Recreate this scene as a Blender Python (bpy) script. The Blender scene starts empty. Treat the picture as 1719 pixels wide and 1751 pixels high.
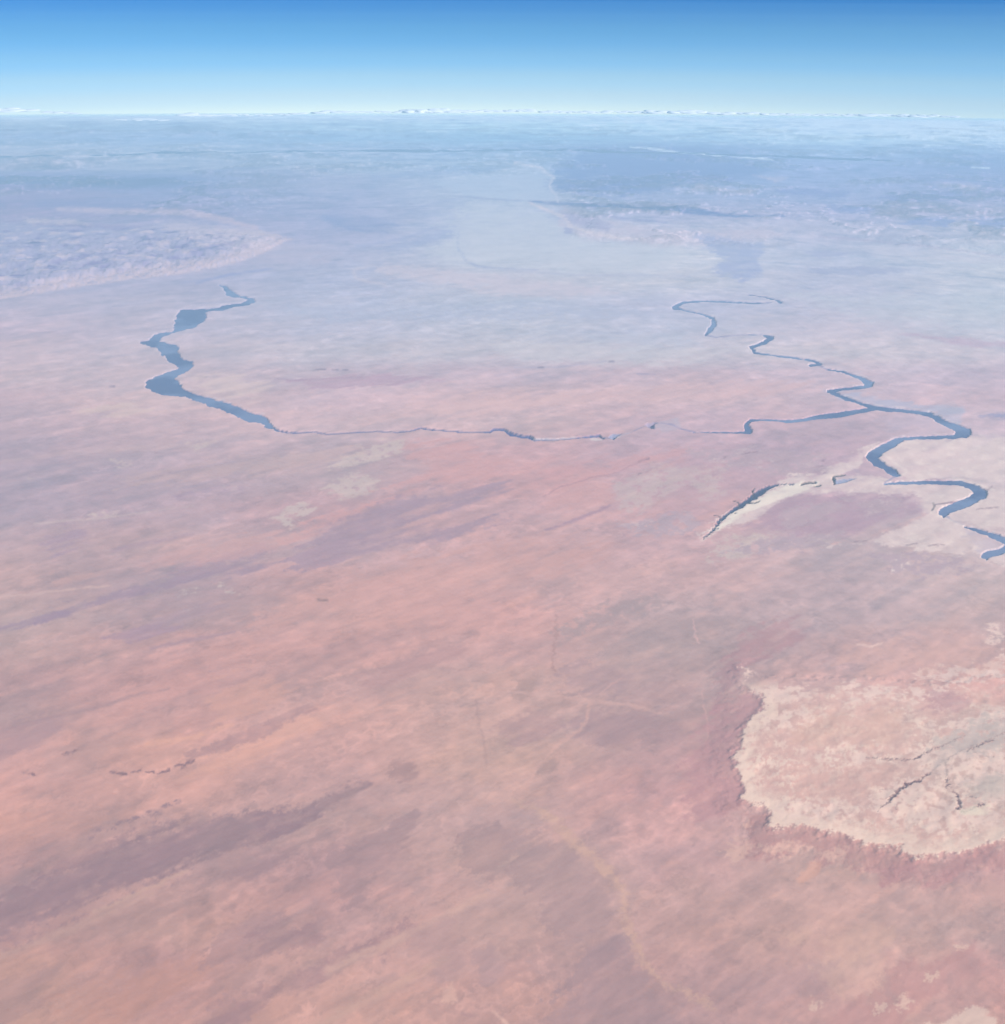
import bpy, math, random
import numpy as np
from mathutils import Matrix, Vector

# ------------------------------------------------------------------ camera, world, sun, exposure
SC = bpy.context.scene
COL = SC.collection
H = 10000.0                      # flight height above the desert, metres
R = 2.205e6                      # radius of the ground's curve along the view
KX = 0.30                        # the curve is gentler across the view
W, HH, F = 1719.0, 1751.0, 1877.0
PITCH = math.radians(-25.3)
ROLL = math.radians(0.22)

cam_data = bpy.data.cameras.new('camera')
cam = bpy.data.objects.new('camera', cam_data)
COL.objects.link(cam)
cam.matrix_world = (Matrix.Translation((0, 0, H)) @ Matrix.Rotation(math.pi / 2 + PITCH, 4, 'X')
                    @ Matrix.Rotation(ROLL, 4, 'Z'))
cam_data.sensor_fit = 'HORIZONTAL'
cam_data.sensor_width = 36.0
cam_data.lens = 36.0 * F / W
cam_data.clip_start = 10.0
cam_data.clip_end = 900000.0
SC.camera = cam

SUN_EL, SUN_AZ = math.radians(37), math.radians(128)      # azimuth clockwise from the view direction (+Y)
world = bpy.data.worlds.new('World')
SC.world = world
world.use_nodes = True
wn, wl = world.node_tree.nodes, world.node_tree.links
wn.clear()
wo = wn.new('ShaderNodeOutputWorld')
wb = wn.new('ShaderNodeBackground')
sky = wn.new('ShaderNodeTexSky')
sky.sky_type = 'NISHITA'
sky.sun_disc = False
sky.sun_elevation = SUN_EL
sky.sun_rotation = SUN_AZ
sky.altitude = 10000.0
sky.air_density = 1.0
sky.dust_density = 0.4
sky.ozone_density = 3.0
tc = wn.new('ShaderNodeTexCoord')
dip = wn.new('ShaderNodeVectorMath'); dip.operation = 'MULTIPLY_ADD'       # from this height the horizon lies below eye level
dip.inputs[1].default_value = (1, 1, 3.2)
dip.inputs[2].default_value = (0, 0, 0.32)
nrm = wn.new('ShaderNodeVectorMath'); nrm.operation = 'NORMALIZE'
wl.new(tc.outputs['Generated'], dip.inputs[0])
wl.new(dip.outputs[0], nrm.inputs[0])
wl.new(nrm.outputs[0], sky.inputs[0])
tint = wn.new('ShaderNodeVectorMath'); tint.operation = 'MULTIPLY'   # clear high-altitude air: deep blue above, pale cyan at the horizon
sep = wn.new('ShaderNodeSeparateXYZ')
wl.new(tc.outputs['Generated'], sep.inputs[0])
mr = wn.new('ShaderNodeMapRange')
mr.inputs['From Min'].default_value = -0.10
mr.inputs['From Max'].default_value = 0.0
wl.new(sep.outputs['Z'], mr.inputs['Value'])
ramp = wn.new('ShaderNodeValToRGB')
ramp.color_ramp.interpolation = 'EASE'
ce = ramp.color_ramp.elements
ce[0].position = 0.10; ce[0].color = (2.5, 1.45, 0.60, 1)
ce[1].position = 1.0; ce[1].color = (0.47, 1.2, 1.34, 1)
for p_, c_ in ((0.19, (2.2, 1.4, 0.66, 1)), (0.34, (1.6, 1.45, 0.84, 1)), (0.49, (0.75, 1.32, 1.02, 1)), (0.65, (0.34, 1.2, 1.12, 1))):
    e_ = ce.new(p_); e_.color = c_
wl.new(mr.outputs[0], ramp.inputs[0])
wl.new(sky.outputs[0], tint.inputs[0])
wl.new(ramp.outputs[0], tint.inputs[1])
wl.new(tint.outputs[0], wb.inputs['Color'])
wb.inputs['Strength'].default_value = 0.15
wl.new(wb.outputs[0], wo.inputs['Surface'])

sun_data = bpy.data.lights.new('sun', 'SUN')
sun_data.energy = 4.6
sun_data.angle = math.radians(0.53)
sun_data.color = (1.0, 0.96, 0.90)
sun = bpy.data.objects.new('sun', sun_data)
COL.objects.link(sun)
sd = Vector((math.sin(SUN_AZ) * math.cos(SUN_EL), math.cos(SUN_AZ) * math.cos(SUN_EL), math.sin(SUN_EL)))
sun.rotation_euler = sd.to_track_quat('Z', 'Y').to_euler()
sun.location = (0, 0, H + 4000)

vs = SC.view_settings
vs.view_transform = 'Standard'
vs.look = 'None'
vs.gamma = 1.0
vs.use_curve_mapping = False
vs.exposure = 0.66
cy = SC.cycles
cy.use_denoising = True
cy.max_bounces = 4
cy.diffuse_bounces = 2
cy.volume_bounces = 1
cy.transparent_max_bounces = 8

SIGMA = 1.5e-5                  # haze density per metre
# how the air and light of this place read in the picture (measured on renders): far haze and a white surface
HINF = np.array((0.385, 0.61, 0.84))
ELIT = np.array((1.14, 1.23, 1.36))

# ------------------------------------------------------------------ helpers
rng = np.random.RandomState(7)
PERM = rng.permutation(256).astype(np.int32)
PERM = np.concatenate([PERM, PERM])
ANG = rng.rand(256) * 2 * math.pi
GX, GY = np.cos(ANG).astype(np.float32), np.sin(ANG).astype(np.float32)


def perlin(x, y):
    x = np.asarray(x, np.float32); y = np.asarray(y, np.float32)
    xf, yf = np.floor(x), np.floor(y)
    xi, yi = xf.astype(np.int32) & 255, yf.astype(np.int32) & 255
    x0, y0 = x - xf, y - yf
    u, v = x0 * x0 * x0 * (x0 * (x0 * 6 - 15) + 10), y0 * y0 * y0 * (y0 * (y0 * 6 - 15) + 10)
    xj, yj = (xi + 1) & 255, (yi + 1) & 255

    def g(a, b, dx, dy):
        h = PERM[PERM[a] + b]
        return GX[h] * dx + GY[h] * dy
    n0 = g(xi, yi, x0, y0); n1 = g(xj, yi, x0 - 1, y0)
    n2 = g(xi, yj, x0, y0 - 1); n3 = g(xj, yj, x0 - 1, y0 - 1)
    a = n0 + u * (n1 - n0); b = n2 + u * (n3 - n2)
    return (a + v * (b - a)) * 1.45


def fbm(x, y, octaves, ox=0.0, gain=0.5, ridged=False):
    s = 0.0; a = 1.0; tot = 0.0
    for k in range(octaves):
        n = perlin(x * 2 ** k + ox + 17.3 * k, y * 2 ** k - ox * 1.7 + 9.1 * k)
        if ridged:
            n = 1 - 2 * np.abs(n)
        s = s + a * n; tot += a; a *= gain
    return s / tot


def sstep(a, b, x):
    t = np.clip((x - a) / (b - a), 0, 1)
    return t * t * (3 - 2 * t)


def lin(c):
    c = np.array(c, float) / 255.0
    return np.where(c <= 0.04045, c / 12.92, ((c + 0.055) / 1.055) ** 2.4)


CAMR = np.array(cam.matrix_world.to_3x3())


def bend(x, y):
    return -(y * y + KX * x * x) / (2 * R)


def to_map(x, y, z):
    """project places on the ground onto the survey sheet the features below were traced on"""
    p = np.stack([x, y, z - H]).astype(np.float64)
    c = CAMR.T @ p.reshape(3, -1)
    w = np.maximum(-c[2], 1.0)
    px = W / 2 + F * c[0] / w
    py = HH / 2 - F * c[1] / w
    bad = c[2] > -1000
    px[bad] = -9999; py[bad] = 9999
    return px.reshape(x.shape), py.reshape(x.shape)


def to_ground(px, py, up=0.0):
    """the ground point seen at a sheet position"""
    d = CAMR @ np.array(((px - W / 2) / F, (HH / 2 - py) / F, -1.0))
    d /= math.hypot(d[0], d[1])
    t = H / max(-d[2], 0.1)
    kk = (d[1] ** 2 + KX * d[0] ** 2) / (2 * R)
    b = d[2]
    disc = b * b - 4 * kk * (H - up)
    t = (-b - math.sqrt(max(disc, 0))) / (2 * kk)
    return d[0] * t, d[1] * t, t


def at_distance(px, py, dist):
    d = CAMR @ np.array(((px - W / 2) / F, (HH / 2 - py) / F, -1.0))
    d /= math.hypot(d[0], d[1])
    return Vector((d[0] * dist, d[1] * dist, H + d[2] * dist))


TRIM_D = [10000, 13000, 18000, 27000, 35000, 50000, 75000, 130000]
TRIM_C = np.array([(1, -3, -10), (2, -2, -9), (2, -1, -6), (1, -1, -3), (-4, -3, 0), (-9, -6, 2), (-9, -6, 2), (6, 6, 3)], float)


def seen(c, d, vivid=False):
    """ground colour of a place whose colour in the hazy air at distance d is c"""
    c = np.array(c, float) + [np.interp(d, TRIM_D, TRIM_C[:, k]) for k in range(3)]
    T = math.exp(-SIGMA * d)
    a = (lin(c) - HINF * (1 - T)) / (T * ELIT)
    g = np.clip(a, 0.02, 0.85)
    if vivid:
        return g
    m = g.mean()
    return np.clip(m + (g - m) * (0.30 + 0.70 * T), 0.02, 0.85)


# ------------------------------------------------------------------ the ground as one bent sheet, dense where the view is
dips = np.radians(np.arange(5.62, 52.4, 0.052))[::-1]
tn = np.tan(dips)
rad = (tn - np.sqrt(np.maximum(tn * tn - 2 * H / R, 0))) * R
rad = rad[rad < 192000]
far = np.linspace(rad[-1], 236000, 22)[1:]
near = np.linspace(60, rad[0], 16)[:-1]
rad = np.concatenate([near, rad, far])
NR = len(rad)
fine = np.radians(np.arange(-35.0, 35.001, 0.0545))
coarse = np.radians(np.linspace(35, 325, 98)[1:-1])
az = np.concatenate([fine, coarse])
NF, NC = len(fine), len(az)
RR, AA = np.meshgrid(rad.astype(np.float64), az, indexing='ij')
X, Y = RR * np.sin(AA), RR * np.cos(AA)
Z0 = bend(X, Y)
DR = np.gradient(rad)[:, None] * np.ones_like(X)
PX, PY = to_map(X, Y, Z0)
AAw = np.where(AA > math.pi, AA - 2 * math.pi, AA)
U, V = AAw * 1.0, np.log(RR)
infront = (PX > -400) & (PX < 2120) & (PY < 2300)

# fields reused by all edges: distance-independent raggedness
w1x = fbm(U * 22, V * 22, 3, 3.1); w1y = fbm(U * 22, V * 22, 3, 40.7)
w2x = fbm(U * 110, V * 110, 3, 7.9); w2y = fbm(U * 110, V * 110, 3, 71.3)
w3x = fbm(U * 420, V * 420, 2, 17.9); w3y = fbm(U * 420, V * 420, 2, 91.3)
SN = np.clip(H / RR, 0.06, 1.0)      # how strongly the ground is foreshortened


def warped(a1, a2, a3, sl):
    s = SN[sl]
    return (PX[sl] + a1 * w1x[sl] + a2 * w2x[sl] + a3 * w3x[sl],
            PY[sl] + s * (a1 * w1y[sl] + a2 * w2y[sl] + a3 * w3y[sl]) * 1.2)


def window(pts, pad):
    """rows and columns of the sheet that a feature can touch"""
    x0, x1 = min(p[0] for p in pts) - pad, max(p[0] for p in pts) + pad
    y0, y1 = min(p[1] for p in pts) - pad, max(p[1] for p in pts) + pad
    m = (PX[:, :NF] > x0) & (PX[:, :NF] < x1) & (PY[:, :NF] > y0) & (PY[:, :NF] < y1)
    r = np.where(m.any(1))[0]; c = np.where(m.any(0))[0]
    if len(r) == 0 or len(c) == 0:
        return None
    return (slice(r[0], r[-1] + 1), slice(c[0], c[-1] + 1))


def poly_mask(pts, soft=4, warp=(0, 4, 1.5), out=None):
    """signed distance to a closed outline -> 0..1; returns (window, mask)"""
    pad = soft + sum(warp) + 4
    sl = window(pts, pad)
    if sl is None:
        return None, None
    x, y = warped(*warp, sl)
    inside = np.zeros(x.shape, bool)
    d2 = np.full(x.shape, 1e12)
    n = len(pts)
    for i in range(n):
        (xa, ya), (xb, yb) = pts[i][:2], pts[(i + 1) % n][:2]
        dx, dy = xb - xa, yb - ya
        L = dx * dx + dy * dy + 1e-9
        t = np.clip(((x - xa) * dx + (y - ya) * dy) / L, 0, 1)
        d2 = np.minimum(d2, (x - xa - t * dx) ** 2 + (y - ya - t * dy) ** 2)
        if ya != yb:
            c = ((ya > y) != (yb > y)) & (x < dx * (y - ya) / dy + xa)
            inside ^= c
    sd = np.sqrt(d2); sd = np.where(inside, sd, -sd)
    return sl, sstep(-soft, soft, sd) if out is None else sd


def line_mask(pts, soft=1.0, warp=(0, 3, 1.5), prof=False):
    """band round a polyline whose points are (x, y, full width)"""
    pad = soft + sum(warp) + max(p[2] for p in pts) + 3
    sl = window(pts, pad)
    if sl is None:
        return None, None
    x, y = warped(*warp, sl)
    best = np.full(x.shape, -1e6)
    for (xa, ya, wa), (xb, yb, wb_) in zip(pts[:-1], pts[1:]):
        dx, dy = xb - xa, yb - ya
        L = dx * dx + dy * dy + 1e-9
        t = np.clip(((x - xa) * dx + (y - ya) * dy) / L, 0, 1)
        d = np.hypot(x - xa - t * dx, y - ya - t * dy)
        best = np.maximum(best, (wa + t * (wb_ - wa)) / 2 - d)
    return sl, best if prof else sstep(-soft, soft, best)


# ------------------------------------------------------------------ ground colours: broad tones first
GXS = [0, 290, 570, 860, 1150, 1430, 1719]
GRID = [
    (196, '170,206,236 170,206,236 170,207,237 172,212,238 172,212,238 172,212,240 172,212,240'),
    (215, '160,196,230 158,196,232 160,200,234 162,204,236 166,208,238 172,212,240 174,212,240'),
    (236, '160,192,230 158,192,230 156,196,232 152,196,232 160,200,234 174,210,238 176,212,238'),
    (256, '174,196,224 172,198,226 168,196,228 160,194,230 142,182,226 160,196,232 160,194,232'),
    (282, '178,194,220 174,196,222 172,196,222 172,198,226 148,184,226 162,190,230 156,186,226'),
    (305, '160,184,220 156,184,220 178,194,220 180,200,224 160,188,226 166,190,228 164,186,226'),
    (335, '168,180,214 166,184,218 176,190,220 188,202,222 172,190,222 172,190,224 170,186,222'),
    (365, '178,182,212 170,182,214 178,188,218 190,200,222 186,192,220 182,190,220 182,190,218'),
    (400, '176,182,210 188,188,214 182,188,216 194,202,220 198,200,218 192,196,218 192,198,218'),
    (440, '174,182,212 188,188,212 188,192,216 202,206,218 208,210,220 194,200,220 200,206,218'),
    (480, '184,186,212 188,188,212 186,192,216 202,200,214 204,204,216 196,198,218 202,206,218'),
    (520, '194,188,208 194,190,210 190,194,216 192,198,216 194,196,218 196,196,216 200,206,218'),
    (560, '204,188,204 198,190,208 194,194,214 196,198,214 194,196,216 204,196,212 202,202,216'),
    (600, '206,188,200 202,190,204 200,194,208 200,196,210 202,196,210 208,198,208 208,198,210'),
    (640, '206,186,196 206,188,200 200,184,200 202,184,200 206,184,198 206,188,204 206,188,204'),
    (680, '204,180,192 212,188,196 208,184,198 212,184,194 214,186,196 210,186,200 210,186,200'),
    (720, '200,178,192 204,180,192 206,182,194 208,182,192 204,178,194 196,176,194 206,186,202'),
    (770, '188,170,188 190,172,188 194,174,188 204,170,182 198,172,190 194,172,192 208,192,204'),
    (820, '182,168,188 186,168,186 192,172,186 208,168,178 202,170,184 192,170,190 206,192,202'),
    (870, '180,166,186 184,166,184 196,166,180 200,168,180 206,170,180 192,170,188 204,188,198'),
    (930, '186,166,180 196,168,178 190,166,180 206,168,176 204,172,184 196,176,188 202,184,194'),
    (990, '196,168,176 182,162,178 206,166,172 208,170,176 204,172,180 196,174,186 200,180,188'),
    (1050, '190,166,174 188,162,174 206,166,170 208,166,172 200,172,180 190,170,182 200,176,184'),
    (1110, '190,164,172 202,162,168 202,162,168 204,166,172 192,168,176 196,168,178 210,174,178'),
    (1170, '198,162,170 202,160,166 196,160,166 204,168,170 194,166,174 204,170,176 212,172,176'),
    (1230, '192,160,168 206,162,166 208,166,168 202,168,170 194,162,170 212,178,178 212,180,180'),
    (1290, '200,160,166 208,164,164 204,164,168 204,170,170 200,162,170 212,176,178 206,188,184'),
    (1350, '202,160,164 204,162,164 190,158,166 206,170,172 202,160,168 212,174,176 206,190,186'),
    (1410, '200,158,160 190,156,162 190,158,164 196,164,170 198,160,168 210,174,176 210,182,180'),
    (1470, '188,152,160 184,152,160 182,150,160 196,164,166 196,160,168 202,170,172 196,158,168'),
    (1530, '176,148,160 194,156,160 188,152,160 196,162,166 202,166,170 206,170,172 204,166,170'),
    (1590, '186,150,158 194,156,158 190,154,160 198,162,164 198,162,166 208,170,170 198,166,170'),
    (1650, '194,156,156 188,150,156 196,158,160 196,158,162 194,158,164 204,166,168 200,160,166'),
    (1700, '194,156,154 190,150,154 198,158,158 194,156,158 184,152,160 200,160,164 200,158,162'),
    (1790, '196,156,152 194,152,152 198,158,156 192,154,156 184,152,160 194,156,160 206,170,166'),
]
gy = np.array([g[0] for g in GRID], float)
tab = np.zeros((len(GRID), len(GXS), 3))
for i, (y_, row) in enumerate(GRID):
    for j, c in enumerate(row.split()):
        rgb = tuple(float(v) for v in c.split(','))
        _, _, dd = to_ground(GXS[j], max(y_, 203))
        tab[i, j] = seen(rgb, dd)
# smooth lookup
bx, by = warped(34, 10, 2, (slice(None), slice(None)))
fx = np.clip(np.interp(bx, GXS, np.arange(7)), 0, 5.9999)
fy = np.clip(np.interp(by, gy, np.arange(len(gy))), 0, len(gy) - 1.0001)
ix, iy = fx.astype(int), fy.astype(int)
tx, ty = fx - ix, fy - iy
tx = tx * tx * (3 - 2 * tx); ty = ty * ty * (3 - 2 * ty)
tx, ty = tx[..., None], ty[..., None]
C = ((tab[iy, ix] * (1 - tx) + tab[iy, ix + 1] * tx) * (1 - ty)
     + (tab[iy + 1, ix] * (1 - tx) + tab[iy + 1, ix + 1] * tx) * ty)
C = C.astype(np.float32)
outer = ~infront
C[outer] = (0.42, 0.26, 0.21)

# wind-drawn streaks and mottling in true ground space
WD = math.radians(52)
sx, sy = X * math.sin(WD) + Y * math.cos(WD), X * math.cos(WD) - Y * math.sin(WD)     # along, across the wind


def ground_fbm(lx, ly, octaves, ox, gain=0.55):
    s = np.zeros(X.shape, np.float32); a = 1.0
    for k in range(octaves):
        L = min(lx, ly) / 2 ** k
        keep = np.clip(L / (1.8 * DR) - 0.5, 0, 1)
        n = perlin(sx / lx * 2 ** k + ox + 31 * k, sy / ly * 2 ** k + ox * 2 + 5 * k)
        s += (a * keep).astype(np.float32) * n; a *= gain
    return s


streak = ground_fbm(9000, 1300, 5, 2.2)
streak2 = ground_fbm(2600, 300, 4, 55.2)
mott = ground_fbm(2600, 2100, 7, 12.5, 0.64)
mott2 = fbm(U * 60, V * 60, 4, 5.5)
fine_n = ground_fbm(420, 360, 5, 77.7)
nearw = sstep(70000, 15000, RR)[..., None]
hue = np.array((0.045, 0.010, -0.006), np.float32)
midband = (sstep(900, 1000, PY) * sstep(1900, 1500, PX))[..., None]
C *= (1 + 0.075 * streak[..., None] * (0.35 + 0.65 * nearw) + 0.035 * streak2[..., None] * nearw
      + 0.075 * mott[..., None] + 0.09 * fine_n[..., None] + 0.07 * mott2[..., None])
patch = sstep(0.05, 0.32, ground_fbm(3600, 1700, 7, 141.0, 0.64) + 0.25 * streak)[..., None] * nearw
C *= 1 - patch * np.array((0.085, 0.055, 0.035), np.float32)
pale = sstep(0.10, 0.40, ground_fbm(2400, 800, 7, 191.0, 0.64))[..., None] * nearw
C *= 1 + pale * np.array((0.07, 0.05, 0.02), np.float32)
C += hue * (0.12 * streak[..., None] + 0.4 * mott2[..., None]) * nearw

farn = (0.6 * fbm(U * 26, V * 42, 5, 15.5, 0.6) + 0.5 * fbm(U * 70, V * 130, 4, 35.5, 0.6)).astype(np.float32)
TT = np.exp(-SIGMA * RR)
C *= (1 + (np.clip(0.40 * (1 - 0.8 * nearw[..., 0]) / TT, 0.1, 1.7) * farn)[..., None].astype(np.float32) * np.array((1.0, 0.85, 0.6), np.float32))
ridge_far = sstep(0.14, 0.34, 0.7 * fbm(U * 11, V * 46, 5, 65.5, 0.62) + 0.3 * farn)[..., None] * (1 - nearw)
C *= 1 - 0.5 * ridge_far * np.array((1.0, 0.85, 0.65), np.float32)
# shallow washes and low ledges: thin branching lines in the soil
vx, vy = sx / 5200 + 0.35 * mott, sy / 3300 + 0.35 * mott2
v1 = 1 - np.abs(perlin(vx, vy)) * 9
v2 = 1 - np.abs(perlin(vx * 2.3 + 7, vy * 2.3 + 3)) * 7
v3 = 1 - np.abs(perlin(vx * 5.1 + 1, vy * 5.1 + 9)) * 5
vk = [np.clip(w_ / (2.2 * DR) - 0.6, 0, 1) for w_ in (600, 320, 180)]
gate = sstep(-0.1, 0.3, mott2 + 0.3)
C *= 1 + (0.13 * np.clip(v1, 0, 1) * vk[0] * gate + 0.11 * np.clip(v2, 0, 1) * vk[1] * (1 - 0.5 * gate) - 0.11 * np.clip(v3, 0, 1) * vk[2] * sstep(0.0, 0.25, w1x))[..., None].astype(np.float32)
REL = np.zeros(X.shape, np.float32)         # relief in metres
DIG = np.zeros(X.shape, np.float32)         # depth of canyons
WET_SHADE = np.zeros(X.shape, np.int8)
REGION = np.zeros(X.shape, np.int8)         # 0 desert, 1 west mesa, 2 pale plateau, 3 broad canyon, 4 winding canyon, 5 slot gorge, 6 far tableland, 7.. rivers


def cdist(pts):
    mx = sum(p[0] for p in pts) / len(pts); my = sum(p[1] for p in pts) / len(pts)
    return to_ground(mx, max(my, 206))[2]


def paint(sl, m, col, s, pts):
    if sl is None:
        return
    a = seen(col, cdist(pts)).astype(np.float32)
    k = (m * s)[..., None].astype(np.float32)
    C[sl] = C[sl] * (1 - k) + a * k


wisp = (streak2 * nearw[..., 0] * 1.3 + 0.9 * w2x + 0.5 * w3x).astype(np.float32)
lace = (0.6 * fbm(U * 130, V * 95, 4, 8.8, 0.62) + 0.4 * fbm(U * 50, V * 45, 3, 23.8, ridged=True)).astype(np.float32)
vary = np.clip(0.86 + 0.75 * mott2 + 0.45 * streak2 * nearw[..., 0], 0.25, 1.15).astype(np.float32)


def poly(pts, col, s=1.0, soft=6, warp=(8, 6, 2), brk=0.0):
    sl, sd = poly_mask(pts, soft * 2.2, tuple(w * 1.35 for w in warp), out=1)
    if sl is None:
        return
    m = sstep(-soft, soft, sd + soft * 1.5 * wisp[sl])
    if brk:
        m = m * sstep(-0.02, 0.14 + 0.05 * brk, lace[sl] - 0.05 + 0.007 * np.minimum(sd, 7))
    else:
        m = m * vary[sl]
    paint(sl, np.clip(m, 0, 1), col, s, pts)


def line(pts, col, s=1.0, soft=1.5, warp=(4, 4, 1.5)):
    sl, m = line_mask(pts, soft, warp)
    if sl is None:
        return
    if pts[0][1] > 1000:
        s = min(1.0, s * 1.35)
    paint(sl, m * np.clip(1.25 * vary[sl] - 0.10 + 0.8 * w2y[sl], 0, 1), col, s, pts)

# ------------------------------------------------------------------ tones and bands of the desert, far to near
# farthest country
poly([(-60, 303), (120, 305), (300, 304), (330, 314), (220, 322), (60, 318), (-60, 316)], (128, 162, 210), 1.0, 4, (10, 4, 1))
poly([(280, 315), (380, 317), (360, 324), (250, 322)], (158, 182, 216), 0.6, 4, (10, 4, 1))
poly([(60, 330), (200, 345), (330, 362), (400, 366), (380, 372), (200, 362), (40, 352)], (160, 178, 214), 0.7, 6, (10, 4, 1))
poly([(-60, 328), (150, 326), (240, 333), (120, 342), (-60, 342)], (182, 186, 214), 0.5, 5)
poly([(300, 296), (480, 300), (700, 304), (660, 312), (420, 318)], (172, 190, 222), 0.5, 6)
poly([(740, 290), (860, 283), (900, 290), (860, 300), (770, 299), (640, 302)], (160, 190, 226), 0.6, 5)
poly([(560, 365), (640, 372), (690, 384), (640, 396), (580, 390), (550, 376)], (160, 180, 216), 0.7, 7, (12, 6, 1))
poly([(700, 425), (780, 405), (800, 385), (770, 380), (700, 410), (640, 430)], (168, 184, 218), 0.6, 7, (10, 5, 1))
poly([(880, 280), (920, 286), (945, 300), (938, 318), (952, 340), (900, 345), (820, 340), (780, 330), (740, 312), (800, 300), (850, 294)], (186, 204, 226), 0.9, 4, (6, 4, 1))
poly([(800, 345), (900, 352), (960, 372), (970, 392), (1080, 412), (1160, 420), (1180, 440), (1100, 470), (960, 465), (860, 455), (760, 446), (735, 430), (772, 400), (760, 378)], (203, 209, 220), 0.85, 15, (26, 14, 4))
poly([(950, 286), (1000, 258), (1080, 262), (1200, 272), (1320, 280), (1300, 300), (1180, 315), (1060, 335), (980, 335), (940, 318)], (138, 174, 222), 0.95, 9, (12, 6, 1))
poly([(1540, 262), (1719, 262), (1800, 262), (1800, 275), (1640, 278)], (144, 182, 226), 0.7, 4)
poly([(1600, 308), (1719, 308), (1800, 312), (1800, 320), (1660, 318)], (150, 178, 220), 0.6, 4)
line([(905, 345, 3), (980, 351, 7), (1080, 358, 7), (1180, 362, 11), (1260, 372, 7), (1340, 373, 3)], (140, 164, 212), 1.0, 2.5)
line([(1020, 373, 3), (1100, 380, 4), (1140, 384, 3)], (160, 176, 214), 0.7, 2)
line([(780, 335, 1), (830, 340, 3), (890, 344, 2)], (166, 184, 216), 0.8, 1.6)
poly([(965, 352), (1010, 372), (1080, 388), (1180, 400), (1310, 392), (1340, 404), (1260, 418), (1120, 420), (1000, 408), (955, 388)], (208, 200, 216), 0.75, 5, (8, 6, 1))
poly([(964, 388), (980, 390), (978, 402), (966, 400)], (166, 178, 214), 0.7, 2, (0, 3, 1))
poly([(660, 450), (760, 462), (900, 478), (1020, 490), (1060, 500), (960, 508), (840, 500), (720, 480), (640, 462)], (212, 202, 214), 0.75, 6, (10, 5, 1))
poly([(380, 400), (480, 410), (580, 430), (560, 450), (470, 450), (400, 440)], (200, 194, 212), 0.5, 10)
poly([(1180, 400), (1240, 410), (1310, 418), (1300, 445), (1305, 470), (1270, 482), (1240, 470), (1215, 460), (1240, 446)], (168, 184, 220), 0.75, 5, (12, 8, 2))
poly([(1370, 428), (1470, 432), (1400, 441)], (178, 188, 218), 0.8, 3)
poly([(1380, 458), (1480, 456), (1560, 462), (1500, 469), (1390, 467)], (176, 186, 214), 0.8, 3, (8, 5, 1))
line([(1400, 405, 2), (1460, 408, 3), (1540, 418, 2), (1640, 430, 2), (1719, 440, 2)], (184, 182, 208), 0.6, 1.6)
poly([(1470, 418), (1600, 428), (1719, 438), (1800, 444), (1800, 456), (1640, 448), (1500, 438)], (208, 206, 220), 0.6, 5)
line([(786, 396, 2), (782, 425, 2), (800, 447, 2), (815, 453, 5), (830, 457, 5), (850, 459, 2), (920, 462, 2)], (164, 180, 214), 0.6, 2.0, (5, 5, 3))
line([(860, 462, 3), (1000, 470, 3), (1180, 472, 3)], (180, 188, 214), 0.5, 2)
poly([(430, 520), (700, 528), (900, 518), (1120, 530), (1100, 545), (800, 548), (560, 552)], (186, 194, 218), 0.6, 8, (16, 8, 2), 0.5)
poly([(1000, 575), (1160, 565), (1200, 590), (1060, 600)], (190, 198, 218), 0.6, 8, (16, 8, 2))
poly([(840, 582), (1100, 590), (1260, 600), (1180, 622), (1000, 620), (860, 606)], (206, 204, 214), 0.6, 8, (16, 8, 2))
poly([(1540, 570), (1650, 578), (1800, 588), (1800, 596), (1640, 590)], (200, 178, 200), 0.7, 3)
poly([(1320, 500), (1560, 505), (1719, 512), (1800, 560), (1640, 560), (1480, 545)], (200, 206, 218), 0.5, 10, (16, 8, 2))
poly([(500, 652), (560, 645), (660, 640), (760, 650), (660, 658), (540, 668)], (192, 166, 190), 0.7, 4, (10, 6, 2))
line([(470, 648, 2), (520, 649, 3), (620, 645, 2)], (184, 162, 188), 0.6, 1.4)
line([(880, 628, 2), (960, 626, 3), (1040, 617, 2)], (184, 182, 206), 0.7, 1.3)
poly([(700, 690), (800, 680), (960, 672), (1040, 676), (1000, 692), (860, 700), (760, 708)], (220, 188, 194), 0.75, 8, (14, 8, 2))
poly([(980, 678), (1120, 664), (1300, 652), (1400, 660), (1300, 672), (1120, 690)], (218, 186, 194), 0.7, 7, (14, 8, 2))
poly([(330, 650), (400, 640), (460, 660), (440, 680), (380, 678)], (220, 200, 200), 0.6, 8, (10, 8, 2))
poly([(140, 700), (230, 692), (260, 700), (200, 714)], (218, 196, 194), 0.6, 6)
line([(1090, 640, 3), (1120, 641, 3)], (176, 170, 196), 0.8, 1.3)
for hx, hy in ((541, 631), (552, 631), (573, 631), (590, 631), (192, 660), (1046, 618), (925, 627)):
    line([(hx - 4, hy, 2.5), (hx + 4, hy, 3)], (150, 150, 176), 0.8, 1.5, (0, 2, 1))
poly([(1410, 668), (1470, 672), (1560, 690), (1650, 700), (1640, 735), (1600, 706), (1500, 696), (1440, 682)], (186, 188, 214), 0.85, 4, (4, 4, 1))
poly([(1600, 694), (1640, 694), (1650, 706), (1600, 712)], (186, 186, 208), 0.7, 4)
poly([(1675, 712), (1719, 706), (1790, 708), (1790, 718), (1690, 719)], (160, 166, 202), 0.9, 3, (4, 4, 1))
poly([(1520, 700), (1600, 716), (1650, 738), (1600, 744), (1530, 742), (1500, 720)], (204, 188, 208), 0.5, 8)
poly([(1120, 724), (1160, 716), (1165, 732), (1130, 740)], (190, 184, 206), 0.7, 4)
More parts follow.
